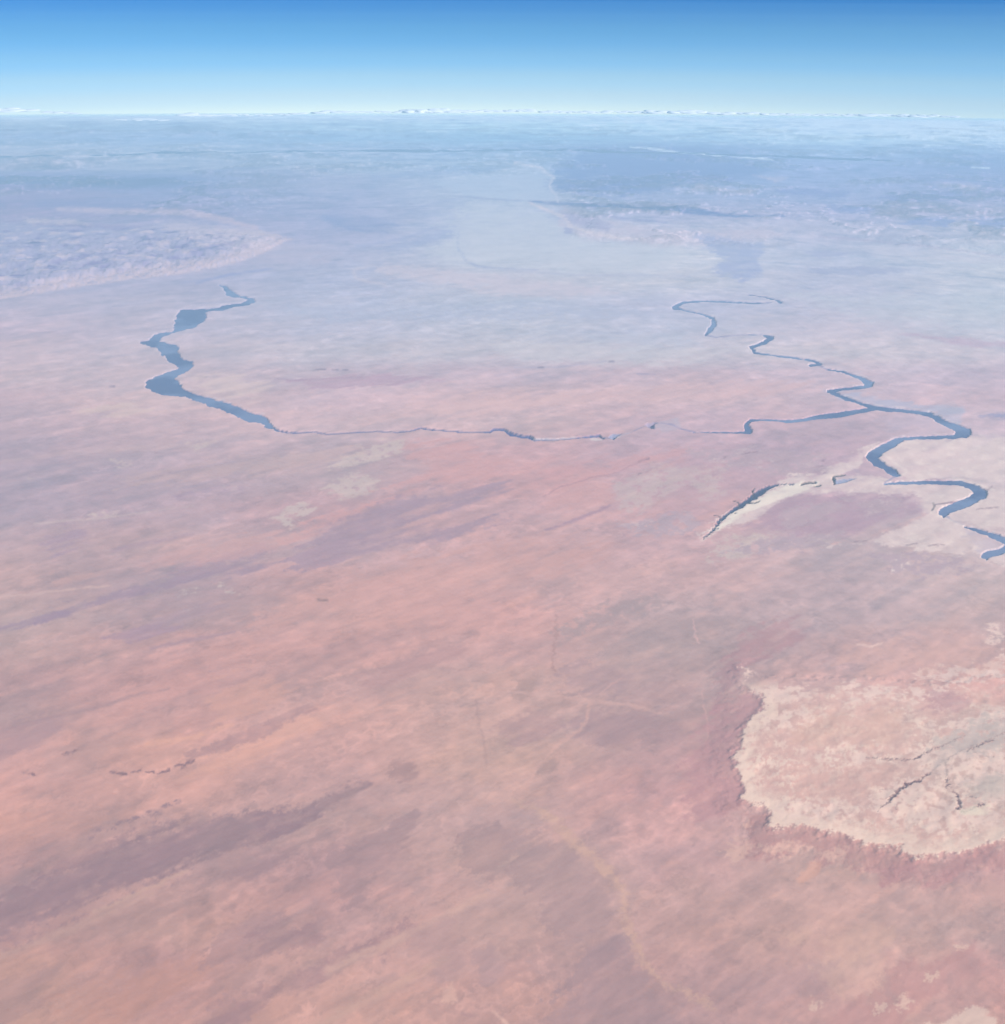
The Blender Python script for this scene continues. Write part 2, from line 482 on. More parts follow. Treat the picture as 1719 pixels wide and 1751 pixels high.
# pale broken ground by the narrow river reach
for p in ([(560, 800), (600, 775), (650, 750), (690, 748), (690, 770), (650, 790), (600, 800)],
          [(560, 835), (600, 812), (645, 818), (640, 845), (600, 855), (575, 850)],
          [(470, 885), (500, 860), (530, 868), (520, 890), (490, 905)],
          [(320, 760), (350, 748), (370, 755), (345, 768)], [(380, 838), (418, 832), (400, 842)],
          [(190, 792), (230, 790), (215, 797)], [(50, 820), (85, 822), (70, 827)], [(170, 878), (200, 876), (185, 881)],
          [(1045, 830), (1080, 810), (1130, 790), (1190, 805), (1160, 840), (1100, 880), (1060, 870)],
          [(1180, 800), (1240, 812), (1230, 850), (1190, 850)],
          [(1230, 930), (1290, 905), (1350, 912), (1330, 940), (1240, 962), (1210, 955)],
          [(1370, 880), (1410, 868), (1430, 880), (1390, 892)],
          [(310, 1015), (345, 1002), (330, 1012)], [(370, 1003), (440, 1008), (400, 1014)], [(295, 1030), (325, 1030), (312, 1036)]):
    poly(p, (207, 192, 194), 0.75, 5, (14, 12, 5), 0.42)
poly([(1040, 800), (1200, 785), (1420, 800), (1400, 830), (1250, 840), (1230, 880), (1100, 885), (1040, 870)], (190, 166, 186), 0.45, 12, (16, 10, 3))
poly([(1290, 870), (1400, 845), (1560, 845), (1570, 870), (1480, 900), (1360, 910), (1280, 900)], (184, 160, 184), 0.65, 10, (12, 8, 3))
poly([(700, 765), (800, 755), (870, 790), (830, 830), (740, 820), (690, 850), (600, 880), (560, 900), (500, 930), (480, 925), (560, 880), (660, 840), (730, 810)], (212, 168, 176), 0.75, 8, (12, 10, 3))
poly([(900, 800), (1020, 790), (1110, 780), (1180, 775), (1170, 785), (1060, 810), (960, 830)], (214, 168, 178), 0.6, 8, (12, 8, 3))
poly([(960, 830), (1040, 822), (1050, 850), (990, 875), (920, 880)], (210, 168, 176), 0.6, 8, (8, 8, 3))
line([(930, 848, 2), (960, 832, 2), (1010, 818, 2), (1060, 805, 2), (1110, 785, 3)], (180, 150, 170), 0.7, 1.2, (6, 5, 2))
line([(935, 905, 5), (990, 888, 7), (1040, 865, 6)], (172, 148, 176), 0.7, 3, (6, 5, 2))
# dark streaks, upper left
DK = (166, 152, 180)
poly([(505, 940), (560, 905), (640, 865), (720, 850), (800, 835), (870, 825), (850, 842), (770, 870), (690, 890), (760, 895), (880, 888), (800, 905), (700, 925), (600, 950), (560, 975), (510, 965)], (170, 153, 178), 0.75, 9, (14, 12, 4))
poly([(270, 995), (330, 960), (400, 945), (470, 942), (440, 965), (380, 985), (300, 1010), (220, 1020), (120, 1040), (60, 1058), (70, 1042), (180, 1015)], (167, 150, 176), 0.75, 9, (14, 12, 4))
poly([(0, 1068), (60, 1048), (110, 1040), (130, 1052), (70, 1060), (0, 1076), (-60, 1090), (-60, 1080)], (166, 148, 176), 0.7, 4, (6, 5, 2))
poly([(170, 1088), (240, 1075), (330, 1068), (300, 1085), (220, 1098)], (172, 150, 176), 0.7, 5, (8, 6, 2))
poly([(260, 1040), (340, 1030), (400, 1038), (320, 1062), (240, 1065)], (180, 158, 178), 0.55, 7, (8, 6, 2))
line([(260, 1110, 5), (320, 1097, 6), (400, 1083, 4)], (178, 152, 170), 0.6, 3)
line([(190, 940, 5), (250, 928, 6), (330, 912, 3)], (172, 152, 178), 0.6, 4)
poly([(60, 925), (130, 900), (150, 918), (90, 938)], (168, 152, 182), 0.6, 8)
poly([(300, 850), (420, 830), (420, 845), (300, 862)], (172, 156, 186), 0.5, 6)
line([(-30, 1022, 3), (80, 1010, 3), (190, 1000, 3)], (206, 178, 182), 0.7, 1.5)
line([(60, 895, 3), (150, 888, 3), (330, 865, 2)], (204, 186, 192), 0.6, 1.8)
line([(0, 790, 5), (120, 775, 8), (330, 760, 6), (430, 735, 4)], (212, 186, 192), 0.4, 6)
poly([(370, 790), (520, 775), (620, 770), (520, 800), (400, 815), (200, 830), (220, 815)], (206, 180, 184), 0.5, 8)
poly([(200, 985), (280, 945), (440, 915), (560, 905), (420, 945), (330, 965), (260, 985)], (210, 170, 176), 0.6, 8)
poly([(90, 985), (190, 972), (180, 985), (110, 996)], (208, 170, 174), 0.6, 6)
poly([(700, 960), (900, 930), (1050, 935), (960, 975), (880, 1010), (860, 1070), (780, 1080), (740, 1060), (600, 1040), (460, 1080), (420, 1065), (560, 1010), (640, 985)], (211, 167, 170), 0.6, 16, (20, 10, 3))
poly([(860, 1030), (900, 1010), (920, 1020), (880, 1045)], (220, 170, 164), 0.6, 9)
line([(545, 1025, 5), (560, 1026, 4)], (160, 140, 150), 0.8, 2.5, (0, 3, 1))
line([(640, 452, 5), (602, 462, 5), (610, 476, 5), (660, 488, 4)], (208, 202, 216), 0.7, 3, (6, 5, 3))
line([(880, 281, 4), (925, 290, 4), (946, 302, 4), (940, 318, 3), (955, 346, 3)], (206, 210, 226), 0.9, 2, (4, 4, 2))
line([(905, 348, 4), (945, 362, 5), (968, 372, 6), (975, 386, 6), (1010, 400, 6), (1060, 409, 4), (1100, 412, 3)], (224, 208, 216), 0.95, 2, (4, 5, 3))
poly([(960, 362), (1010, 372), (1050, 388), (1040, 398), (1000, 392), (975, 380)], (176, 182, 214), 0.7, 3, (6, 5, 3))
line([(560, 372, 5), (600, 392, 6), (660, 398, 4)], (160, 180, 216), 0.7, 3, (6, 5, 3))
line([(690, 366, 3), (740, 346, 4), (800, 338, 3)], (170, 188, 220), 0.6, 2.5, (6, 5, 3))
line([(610, 420, 4), (690, 408, 5), (740, 390, 4)], (172, 186, 218), 0.6, 2.5, (6, 5, 3))
for p in ([(1150, 300), (1260, 306), (1240, 316), (1160, 312)], [(1330, 320), (1460, 326), (1440, 338), (1340, 332)], [(1500, 335), (1640, 330), (1660, 345), (1540, 350)], [(1560, 375), (1640, 378), (1620, 392), (1540, 388)],
          [(1420, 352), (1500, 358), (1480, 368), (1410, 362)], [(1660, 380), (1719, 376), (1760, 396), (1680, 396)]):
    poly(p, (156, 180, 222), 0.8, 3, (10, 8, 4))
for p in ([(1190, 318), (1300, 326), (1280, 334), (1180, 328)], [(1600, 318), (1680, 322), (1660, 330)], [(1330, 376), (1420, 382), (1400, 392), (1320, 388)], [(1290, 300), (1350, 304), (1330, 312)]):
    poly(p, (200, 200, 222), 0.7, 3, (10, 8, 4))
# centre
poly([(620, 1160), (680, 1130), (740, 1115), (780, 1105), (790, 1122), (700, 1165), (640, 1180)], (186, 152, 162), 0.6, 8, (10, 8, 3))
poly([(880, 1165), (915, 1158), (910, 1185), (885, 1200)], (176, 152, 158), 0.7, 6, (6, 8, 3))
poly([(660, 1290), (690, 1295), (730, 1345), (700, 1352), (670, 1330)], (170, 142, 152), 0.7, 8, (8, 8, 4))
poly([(850, 1240), (920, 1215), (960, 1225), (930, 1250), (890, 1268), (850, 1252)], (182, 152, 164), 0.6, 8, (8, 8, 3))
line([(955, 1050, 3), (950, 1090, 4), (942, 1140, 4), (948, 1150, 3)], (176, 146, 154), 0.6, 2.5, (6, 8, 2))
line([(815, 1195, 3), (820, 1240, 5), (830, 1280, 4), (830, 1310, 3)], (180, 152, 158), 0.5, 3, (6, 8, 2))
poly([(1040, 1030), (1120, 1010), (1150, 1030), (1090, 1060), (1040, 1075), (960, 1100), (960, 1080)], (172, 158, 170), 0.6, 8, (12, 8, 3), 0.8)
poly([(1100, 1060), (1180, 1040), (1180, 1100), (1110, 1120), (1050, 1115)], (176, 160, 172), 0.55, 10, (12, 8, 3))
poly([(960, 1150), (1030, 1130), (1080, 1150), (1060, 1185), (1000, 1190), (965, 1180)], (178, 154, 168), 0.65, 9, (8, 8, 3))
poly([(1000, 1225), (1080, 1215), (1170, 1230), (1150, 1260), (1060, 1280), (1010, 1265), (975, 1255), (985, 1230)], (176, 150, 164), 0.65, 8, (8, 8, 3))
poly([(1060, 1195), (1140, 1170), (1200, 1180), (1180, 1205), (1100, 1210)], (180, 154, 166), 0.5, 8)
poly([(915, 1305), (950, 1295), (960, 1310), (930, 1322)], (170, 148, 156), 0.7, 5)
line([(870, 1180, 3), (960, 1190, 5), (1010, 1200, 7), (1060, 1205, 4), (1150, 1225, 3)], (214, 176, 178), 0.55, 3)
line([(1010, 1200, 7), (1000, 1240, 6), (960, 1270, 6), (930, 1300, 5), (900, 1340, 8)], (214, 174, 174), 0.6, 3, (6, 6, 2))
line([(1010, 1200, 4), (1040, 1175, 4), (1060, 1160, 2)], (212, 174, 178), 0.5, 2)
line([(1200, 1180, 2), (1210, 1240, 3), (1205, 1300, 2)], (212, 172, 176), 0.5, 1.6)
line([(1184, 1060, 2), (1190, 1090, 3), (1198, 1102, 2)], (216, 180, 186), 0.7, 1.4)
poly([(880, 1350), (940, 1330), (940, 1370), (900, 1375)], (220, 176, 172), 0.6, 6, (4, 6, 3))
# foreground left
poly([(430, 1270), (520, 1230), (540, 1240), (440, 1300), (330, 1330), (290, 1330)], (222, 172, 164), 0.5, 9)
poly([(380, 1175), (470, 1165), (490, 1185), (440, 1225), (380, 1225), (360, 1200)], (216, 168, 164), 0.6, 14)
line([(250, 1275, 8), (330, 1262, 10), (400, 1240, 5)], (222, 172, 164), 0.6, 4)
poly([(320, 1290), (400, 1255), (470, 1225), (520, 1200), (540, 1208), (470, 1245), (380, 1285), (330, 1302)], (178, 146, 158), 0.7, 4, (8, 6, 2))
line([(40, 1240, 6), (130, 1220, 6), (220, 1195, 5), (290, 1180, 3)], (178, 150, 162), 0.6, 3.5)
poly([(-60, 1270), (20, 1250), (100, 1230), (60, 1270), (-60, 1330)], (174, 148, 164), 0.6, 9)
for a, b, w_ in (((40, 1323), (60, 1325), 4), ((110, 1292), (130, 1285), 5), ((300, 1312), (332, 1304), 5), ((308, 1320), (318, 1312), 5), ((190, 1322), (215, 1325), 5),
                 ((250, 1322), (265, 1323), 4), ((270, 1325), (290, 1318), 5), ((225, 1322), (240, 1320), 3)):
    line([(a[0], a[1], w_ * 0.6), (b[0], b[1], w_)], (146, 124, 142), 0.75, 2, (2, 4, 3))
BIG = [(-80, 1560), (0, 1545), (100, 1485), (210, 1430), (330, 1390), (400, 1400), (500, 1385), (600, 1335), (625, 1345), (560, 1390), (500, 1425), (420, 1440), (350, 1450), (270, 1490), (170, 1530), (60, 1590), (0, 1608), (-80, 1625)]
poly(BIG, (160, 136, 152), 1.0, 12, (16, 14, 5))
poly([(330, 1405), (420, 1400), (440, 1440), (350, 1470)], (168, 144, 156), 0.35, 8)
poly([(300, 1520), (400, 1480), (500, 1450), (460, 1480), (380, 1510), (300, 1535)], (170, 142, 156), 0.7, 6, (10, 8, 3))
poly([(90, 1480), (180, 1440), (230, 1425), (200, 1450), (110, 1490)], (178, 146, 156), 0.6, 6)
line([(160, 1560, 6), (230, 1530, 7), (320, 1490, 4)], (200, 166, 164), 0.6, 4)
line([(-20, 1640, 10), (120, 1590, 14), (260, 1530, 8)], (198, 164, 164), 0.5, 8)
poly([(-50, 1700), (60, 1660), (110, 1655), (60, 1720), (-50, 1790)], (174, 144, 152), 0.6, 14)
poly([(100, 1720), (250, 1660), (400, 1620), (380, 1680), (230, 1760), (100, 1790)], (196, 150, 146), 0.6, 14)
poly([(370, 1590), (460, 1560), (520, 1590), (560, 1560), (545, 1600), (470, 1640), (380, 1660), (340, 1660)], (170, 142, 154), 0.6, 8, (12, 10, 4))
poly([(440, 1600), (530, 1575), (560, 1610), (500, 1640), (420, 1640)], (166, 136, 150), 0.6, 8, (12, 10, 4))
poly([(380, 1700), (470, 1670), (590, 1620), (700, 1580), (720, 1590), (600, 1660), (480, 1710), (400, 1760), (300, 1790)], (166, 136, 150), 0.7, 7, (12, 8, 3))
line([(560, 1660, 16), (640, 1625, 18), (740, 1580, 12), (830, 1530, 8)], (206, 170, 168), 0.6, 6)
line([(540, 1755, 16), (640, 1700, 16), (760, 1640, 14)], (208, 170, 164), 0.5, 8)
poly([(560, 1470), (640, 1430), (700, 1390), (715, 1400), (690, 1450), (640, 1500), (620, 1545), (570, 1540)], (170, 144, 156), 0.7, 8, (12, 12, 4))
poly([(540, 1370), (600, 1345), (630, 1350), (600, 1385), (560, 1400)], (168, 144, 154), 0.5, 8)
poly([(790, 1430), (850, 1410), (880, 1425), (870, 1470), (840, 1500), (800, 1480)], (172, 146, 156), 0.65, 9, (8, 10, 4))
poly([(880, 1440), (930, 1430), (1000, 1480), (1040, 1530), (1060, 1600), (1030, 1640), (960, 1600), (880, 1500)], (176, 150, 160), 0.75, 10, (8, 10, 4))
poly([(1010, 1600), (1070, 1610), (1110, 1660), (1130, 1720), (1180, 1790), (930, 1790), (940, 1720), (990, 1660)], (172, 146, 158), 0.75, 12, (10, 12, 4))
line([(880, 1370, 10), (940, 1400, 14), (990, 1450, 18), (1040, 1490, 16), (1068, 1530, 12), (1075, 1590, 14), (1100, 1640, 12), (1140, 1680, 8), (1220, 1720, 6)], (208, 172, 166), 0.65, 6, (10, 12, 6))
poly([(700, 1600), (760, 1580), (800, 1620), (770, 1680), (720, 1640)], (184, 152, 160), 0.5, 10)
poly([(810, 1630), (840, 1610), (850, 1650), (830, 1680)], (178, 150, 160), 0.6, 7)
poly([(755, 1690), (775, 1680), (780, 1710), (762, 1715)], (222, 180, 174), 0.7, 4, (2, 5, 3))
line([(845, 1730, 5), (870, 1750, 6), (890, 1760, 4)], (220, 180, 176), 0.6, 2.5)
line([(790, 1732, 7), (805, 1735, 5)], (160, 132, 146), 0.6, 3)
# foreground right
poly([(1230, 1690), (1340, 1640), (1430, 1650), (1400, 1700), (1300, 1720)], (186, 156, 166), 0.5, 12)
poly([(1340, 1600), (1500, 1570), (1520, 1610), (1440, 1640), (1360, 1620)], (216, 178, 172), 0.6, 14)
poly([(1400, 1660), (1500, 1640), (1530, 1700), (1440, 1720)], (214, 178, 172), 0.5, 12)
poly([(1670, 1600), (1800, 1560), (1800, 1680), (1700, 1640)], (172, 150, 160), 0.7, 14)
poly([(1560, 1650), (1660, 1620), (1700, 1660), (1640, 1700), (1560, 1720), (1500, 1790), (1350, 1790), (1400, 1740)], (198, 154, 160), 0.75, 9, (10, 12, 4))
for hx, hy in ((1395, 1720), (1640, 1618), (1595, 1672), (1545, 1715), (1505, 1722)):
    poly([(hx - 12, hy - 5), (hx + 8, hy - 7), (hx + 14, hy + 4), (hx - 4, hy + 9)], (222, 190, 184), 0.8, 4, (3, 8, 5), 0.6)
poly([(1620, 1745), (1660, 1728), (1690, 1732), (1720, 1760), (1720, 1800), (1560, 1800), (1580, 1752)], (226, 199, 194), 0.85, 5, (4, 8, 4))
poly([(1500, 1670), (1515, 1668), (1535, 1700), (1532, 1710), (1520, 1700)], (180, 150, 158), 0.5, 3)
# red benches round the pale plateau
RED = (188, 150, 160)
poly([(1250, 1120), (1265, 1085), (1300, 1070), (1340, 1062), (1380, 1070), (1350, 1100), (1290, 1130), (1245, 1190), (1225, 1230), (1215, 1200), (1235, 1150)], (184, 148, 164), 0.7, 8, (8, 10, 4))
poly([(1180, 1300), (1240, 1190), (1290, 1185), (1312, 1215), (1275, 1250), (1270, 1300), (1270, 1350), (1275, 1400), (1220, 1400), (1180, 1380)], (192, 152, 166), 0.8, 14, (8, 10, 4))
poly([(1240, 1385), (1275, 1378), (1318, 1395), (1312, 1418), (1390, 1412), (1450, 1432), (1540, 1445), (1560, 1468), (1640, 1466), (1719, 1440), (1800, 1430), (1800, 1500), (1719, 1490), (1640, 1505), (1560, 1520), (1470, 1490), (1380, 1460), (1290, 1462), (1270, 1450), (1285, 1425), (1265, 1400)], (184, 146, 156), 0.8, 8, (4, 9, 5))
poly([(1480, 1490), (1580, 1478), (1690, 1490), (1640, 1530), (1560, 1520)], (190, 148, 160), 0.6, 12)
for p in ([(1262, 1395), (1285, 1402), (1280, 1420)], [(1230, 1460), (1260, 1430), (1290, 1445), (1260, 1470)], [(1300, 1450), (1350, 1440), (1400, 1455), (1350, 1468)],
          [(1400, 1462), (1450, 1455), (1440, 1475)], [(1660, 1485), (1700, 1480), (1690, 1492)]):
    poly(p, (214, 178, 176), 0.8, 4, (4, 9, 5), 0.5)
poly([(1380, 1480), (1395, 1478), (1400, 1495), (1375, 1500)], (220, 172, 164), 0.6, 5)
# the pale plateau
PLAT = [(1270, 1262), (1285, 1235), (1310, 1218), (1300, 1190), (1268, 1178), (1256, 1155), (1262, 1147), (1300, 1168), (1400, 1172), (1500, 1170), (1600, 1180), (1719, 1160), (1900, 1150), (1900, 1430),
        (1719, 1440), (1690, 1446), (1665, 1460), (1600, 1466), (1565, 1470), (1545, 1460), (1545, 1448), (1520, 1450), (1480, 1448), (1440, 1430), (1400, 1425), (1385, 1418), (1360, 1415), (1315, 1420), (1320, 1395), (1305, 1385), (1270, 1375),
        (1272, 1350), (1262, 1320), (1256, 1295), (1270, 1285)]
sl, m_ = poly_mask(PLAT, 4, (4, 11, 7))
north = sstep(1160, 1250, PY[sl] + 70 * mott2[sl] + 40 * w1x[sl])
paint(sl, m_ * north, (214, 181, 182), 0.6, PLAT)
CREAM = (232, 208, 202)
sl, sdist = poly_mask(PLAT, 40, (4, 11, 7), out=1)
rimm = sstep(-3, 2, sdist) * sstep(34, 4, sdist + 22 * mott2[sl] + 10 * w2x[sl]) * sstep(1165, 1195, PY[sl]) * ((PX[sl] < 1330) | (PY[sl] > 1350))
paint(sl, rimm, CREAM, 0.95, PLAT[:4] + PLAT[-12:])
for p in ([(1290, 1185), (1380, 1178), (1400, 1200), (1330, 1210)], [(1300, 1240), (1380, 1215), (1390, 1240), (1310, 1262)], [(1440, 1178), (1520, 1180), (1500, 1200), (1450, 1205)],
          [(1320, 1385), (1400, 1370), (1480, 1380), (1440, 1410), (1340, 1405)], [(1390, 1300), (1460, 1290), (1530, 1300), (1480, 1315), (1400, 1310)],
          [(1480, 1360), (1540, 1330), (1600, 1340), (1640, 1390), (1700, 1380), (1719, 1420), (1600, 1430), (1500, 1400)],
          [(1560, 1290), (1640, 1255), (1719, 1230), (1800, 1220), (1800, 1400), (1719, 1390), (1640, 1350), (1580, 1330)],
          [(1540, 1160), (1620, 1140), (1719, 1125), (1800, 1120), (1800, 1165), (1640, 1165)], [(1630, 1168), (1680, 1158), (1660, 1175)], [(1640, 1170), (1700, 1130), (1719, 1100), (1800, 1080), (1800, 1140), (1719, 1150), (1680, 1170)], [(1690, 1060), (1712, 1070), (1719, 1110), (1700, 1100)], [(1480, 1195), (1560, 1180), (1620, 1178), (1560, 1200)],
          [(1270, 1150), (1290, 1155), (1275, 1166)], [(1580, 1240), (1719, 1215), (1800, 1210), (1800, 1225), (1600, 1255)]):
    poly(p, (230, 204, 202), 0.85, 6, (8, 14, 6), 0.55)
sl, sdq = poly_mask(PLAT, 30, (4, 11, 7), out=1)
lc = 0.55 * lace[sl] + 0.45 * fbm(U[sl] * 260, V[sl] * 150, 4, 44.4, 0.6)
north = sstep(1160, 1250, PY[sl] + 70 * mott2[sl] + 40 * w1x[sl])
patchy = np.clip(0.55 + 1.6 * mott2[sl] + 1.2 * w1y[sl], 0.05, 1.2) * north
paint(sl, sstep(0.0, 4.0, sdq) * sstep(0.04, 0.16, lc) * patchy, (230, 207, 202), 0.75, PLAT)
paint(sl, sstep(0.0, 8.0, sdq) * sstep(-0.08, -0.24, lc) * (1.2 - patchy), (200, 164, 168), 0.5, PLAT)
poly([(1590, 1265), (1680, 1235), (1800, 1215), (1800, 1280), (1700, 1300), (1640, 1300), (1600, 1290)], (192, 182, 186), 0.7, 8, (8, 12, 5), 0.9)
poly([(1640, 1340), (1719, 1330), (1800, 1325), (1800, 1365), (1719, 1372), (1660, 1362)], (190, 182, 184), 0.6, 8, (8, 12, 5))
poly([(1360, 1330), (1500, 1310), (1540, 1330), (1500, 1360), (1400, 1375), (1350, 1360)], (206, 172, 174), 0.6, 10, (8, 12, 5))
poly([(1380, 1240), (1500, 1225), (1560, 1245), (1500, 1275), (1400, 1280), (1350, 1265)], (216, 180, 176), 0.6, 10, (8, 12, 5))
poly([(1600, 1190), (1660, 1195), (1640, 1225), (1600, 1220)], (186, 150, 166), 0.6, 8, (8, 10, 4))
poly([(1440, 1110), (1600, 1095), (1719, 1120), (1800, 1140), (1700, 1150), (1560, 1150), (1460, 1145)], (218, 178, 176), 0.5, 14)
line([(1465, 1104, 3), (1490, 1107, 4), (1510, 1100, 3)], (224, 192, 192), 0.8, 1.6)
# cream benches by the winding canyon
CR2 = (226, 210, 212)
for p in ([(1330, 826), (1342, 818), (1350, 806), (1420, 812), (1480, 812), (1540, 820), (1600, 822), (1680, 840), (1800, 830), (1800, 900), (1719, 905), (1640, 890), (1590, 880), (1575, 860), (1565, 845), (1480, 842), (1380, 842), (1340, 850),
           (1305, 880), (1260, 895), (1225, 905), (1200, 922), (1196, 918), (1230, 890), (1255, 868), (1285, 846), (1310, 832)],
          [(1420, 815), (1400, 800), (1450, 785), (1480, 765), (1520, 760), (1560, 755), (1719, 745), (1800, 745), (1800, 830), (1680, 815), (1600, 815), (1540, 815), (1480, 780), (1470, 800)],
          [(1425, 935), (1500, 915), (1590, 878), (1630, 890), (1670, 910), (1719, 945), (1800, 960), (1800, 975), (1700, 960), (1660, 935), (1640, 950), (1560, 935), (1480, 925)],
          [(1520, 962), (1550, 958), (1560, 970), (1530, 978)]):
    poly(p, CR2, 0.92, 3.0, (5, 8, 4))
    poly(p, (204, 184, 196), 0.3, 3.0, (5, 8, 4), 0.3)
poly([(1430, 930), (1500, 905), (1590, 876), (1560, 895), (1500, 918)], (214, 178, 184), 0.7, 3)
poly([(1340, 846), (1500, 842), (1565, 848), (1580, 872), (1540, 895), (1460, 912), (1330, 925), (1270, 905), (1300, 885)], (186, 162, 186), 0.45, 8, (8, 8, 3))
for p in ([(1330, 880), (1390, 858), (1450, 862), (1420, 885), (1350, 900)], [(1450, 855), (1530, 850), (1550, 868), (1490, 880)], [(1230, 940), (1330, 915), (1440, 908), (1420, 925), (1300, 950)],
          [(1180, 775), (1290, 768), (1420, 775), (1380, 795), (1240, 800)], [(1290, 800), (1400, 790), (1420, 800), (1340, 812)], [(1060, 890), (1180, 880), (1200, 905), (1100, 920)], [(1480, 950), (1600, 945), (1700, 970), (1560, 985)]):
    poly(p, (210, 194, 202), 0.8, 4, (12, 12, 6), 0.35)
    poly(p, (168, 148, 176), 0.5, 4, (22, 18, 8), 0.30)
line([(1205, 920, 2), (1240, 896, 6), (1290, 862, 9), (1330, 838, 10), (1370, 826, 8)], (240, 224, 218), 1.0, 2.5, (3, 7, 4))
poly([(1212, 912), (1255, 892), (1300, 866), (1345, 846), (1380, 836), (1400, 828), (1350, 826), (1320, 836), (1270, 868), (1235, 892)], (236, 220, 216), 0.95, 3, (3, 8, 4))
poly([(1650, 900), (1719, 930), (1719, 945), (1690, 955), (1660, 925)], (198, 186, 206), 0.7, 4)
for hx, hy, L in ((1470, 925, 25), (1560, 930, 20), (1600, 932, 30), (1640, 862, 0), (1690, 866, 40), (1275, 776, 18), (1292, 774, 8), (1400, 797, 20), (1410, 786, 10), (1240, 783, 8), (1108, 786, 5), (1093, 810, 6)):
    line([(hx - L / 2, hy + 2, 1.5), (hx, hy, 2.6), (hx + L / 2, hy - 1, 1.5)], (150, 136, 160), 0.65, 1.2, (3, 5, 3))

# ------------------------------------------------------------------ relief
REL += 45 * ground_fbm(9000, 5000, 4, 91.0) + 9 * ground_fbm(1200, 500, 4, 33.0)
REL += (sstep(60000, 110000, RR) * 110 * fbm(U * 9, V * 14, 4, 61.0)).astype(np.float32)

# west mesa: tall, with an eroded pale cliff towards the plain
MESA = [(-160, 540), (-60, 526), (0, 514), (60, 505), (150, 489), (230, 477), (300, 470), (360, 460), (420, 446), (470, 426), (500, 410), (470, 398), (430, 390), (395, 384), (330, 376), (230, 372), (120, 370), (0, 364), (-160, 362)]
sl, sdm = poly_mask(MESA, 30, (4, 9, 6), out=1)
spur = 2.0 * w3x[sl] + 4.0 * w2x[sl]
prof = (0.42 * sstep(0, 7, sdm + spur) + 0.58 * sstep(8, 22, sdm + 1.6 * spur)) * sstep(366, 430, PY[sl])
REL[sl] += (210 * prof * np.clip(0.8 + 0.6 * w2x[sl] + 0.8 * w1x[sl], 0.25, 1.3)).astype(np.float32) + (70 * mott2[sl] * sstep(5, 25, sdm)).astype(np.float32)
cl = sstep(-2, 3, sdm) * sstep(22, 10, sdm + 9 * w2x[sl]) * sstep(384, 404, PY[sl])
paint(sl, cl * np.clip(0.9 + 1.5 * w2y[sl] + 1.6 * w3y[sl], 0, 1.1), (208, 194, 206), 0.85, MESA[:9])
topm = sstep(8, 26, sdm + 8 * w2x[sl])
paint(sl, topm, (178, 184, 212), 0.8, MESA)
paint(sl, topm * sstep(0.05, 0.35, mott2[sl] + 0.6 * streak2[sl]), (212, 200, 212), 0.7, MESA)
paint(sl, topm * sstep(-0.10, -0.4, mott2[sl]), (156, 164, 204), 0.7, MESA)
REGION[sl] = np.where(sdm > 0, 1, REGION[sl])
poly([(270, 380), (330, 382), (400, 392), (470, 405), (470, 425), (400, 432), (360, 418), (300, 400)], (212, 202, 214), 0.6, 6, (10, 8, 4))
line([(100, 358, 7), (200, 361, 9), (320, 366, 10), (390, 378, 9), (440, 392, 6)], (208, 196, 212), 0.75, 3, (12, 9, 5))
line([(330, 440, 5), (372, 428, 6), (400, 420, 4)], (150, 158, 204), 0.6, 3)
for hx, hy, r_ in ((360, 407, 9), (374, 428, 7), (298, 398, 10), (250, 412, 9), (205, 432, 8), (140, 386, 14), (60, 420, 16), (180, 452, 7), (90, 462, 8), (330, 418, 6), (40, 478, 7), (415, 412, 5)):
    poly([(hx - r_, hy + 2), (hx - r_ * 0.3, hy - r_ * 0.35), (hx + r_, hy - 1), (hx + r_ * 0.4, hy + r_ * 0.35)], (148, 156, 200), 0.9, 2.5, (5, 8, 5))
line([(60, 384, 5), (140, 388, 6), (240, 390, 4)], (162, 168, 208), 0.6, 3)
poly([(40, 372), (130, 376), (160, 386), (60, 384)], (210, 202, 214), 0.7, 4, (8, 6, 4))

# far tableland on the right: forested top, pink face, cut by side canyons
TABLE = [(968, 352), (1010, 366), (1000, 384), (960, 398), (985, 412), (1060, 420), (1120, 424), (1200, 420), (1300, 424), (1350, 414), (1460, 412), (1560, 428), (1719, 444), (1900, 450), (1900, 300), (1400, 285), (1200, 285), (1060, 275), (990, 262), (940, 300), (955, 335)]
sl, sdt = poly_mask(TABLE, 30, (6, 9, 5), out=1)
REL[sl] += (120 * sstep(0, 22, sdt + 5 * w2x[sl]) * sstep(330, 400, PY[sl])).astype(np.float32)
REL[sl] += (70 * mott2[sl] * sstep(0, 40, sdt)).astype(np.float32)
REGION[sl] = np.where(sdt > 0, 6, REGION[sl])
# stepped mesas and side canyons of the far country
nx, ny = X / 9000 + 0.5 * w1x, Y / 9000 + 0.5 * w1y
tn_ = fbm(nx, ny, 5, 3.3, 0.52) + 0.10 * mott2
zone = sstep(320, 285, PY) * 0.8 + sstep(930, 1010, PX) * sstep(430, 395, PY) + sstep(640, 300, PX) * sstep(385, 350, PY)
zone = np.clip(zone, 0, 1) * sstep(205, 225, PY)
steps = sstep(0.0, 0.08, tn_) + sstep(0.14, 0.22, tn_) + sstep(0.27, 0.35, tn_)
REL += (62 * steps * zone).astype(np.float32)
edge = (np.exp(-((tn_ - 0.04) / 0.018) ** 2) + np.exp(-((tn_ - 0.18) / 0.018) ** 2) + np.exp(-((tn_ - 0.315) / 0.02) ** 2)) * zone
C += (np.clip(edge, 0, 1)[..., None] * np.array((0.17, 0.11, 0.10))).astype(np.float32)
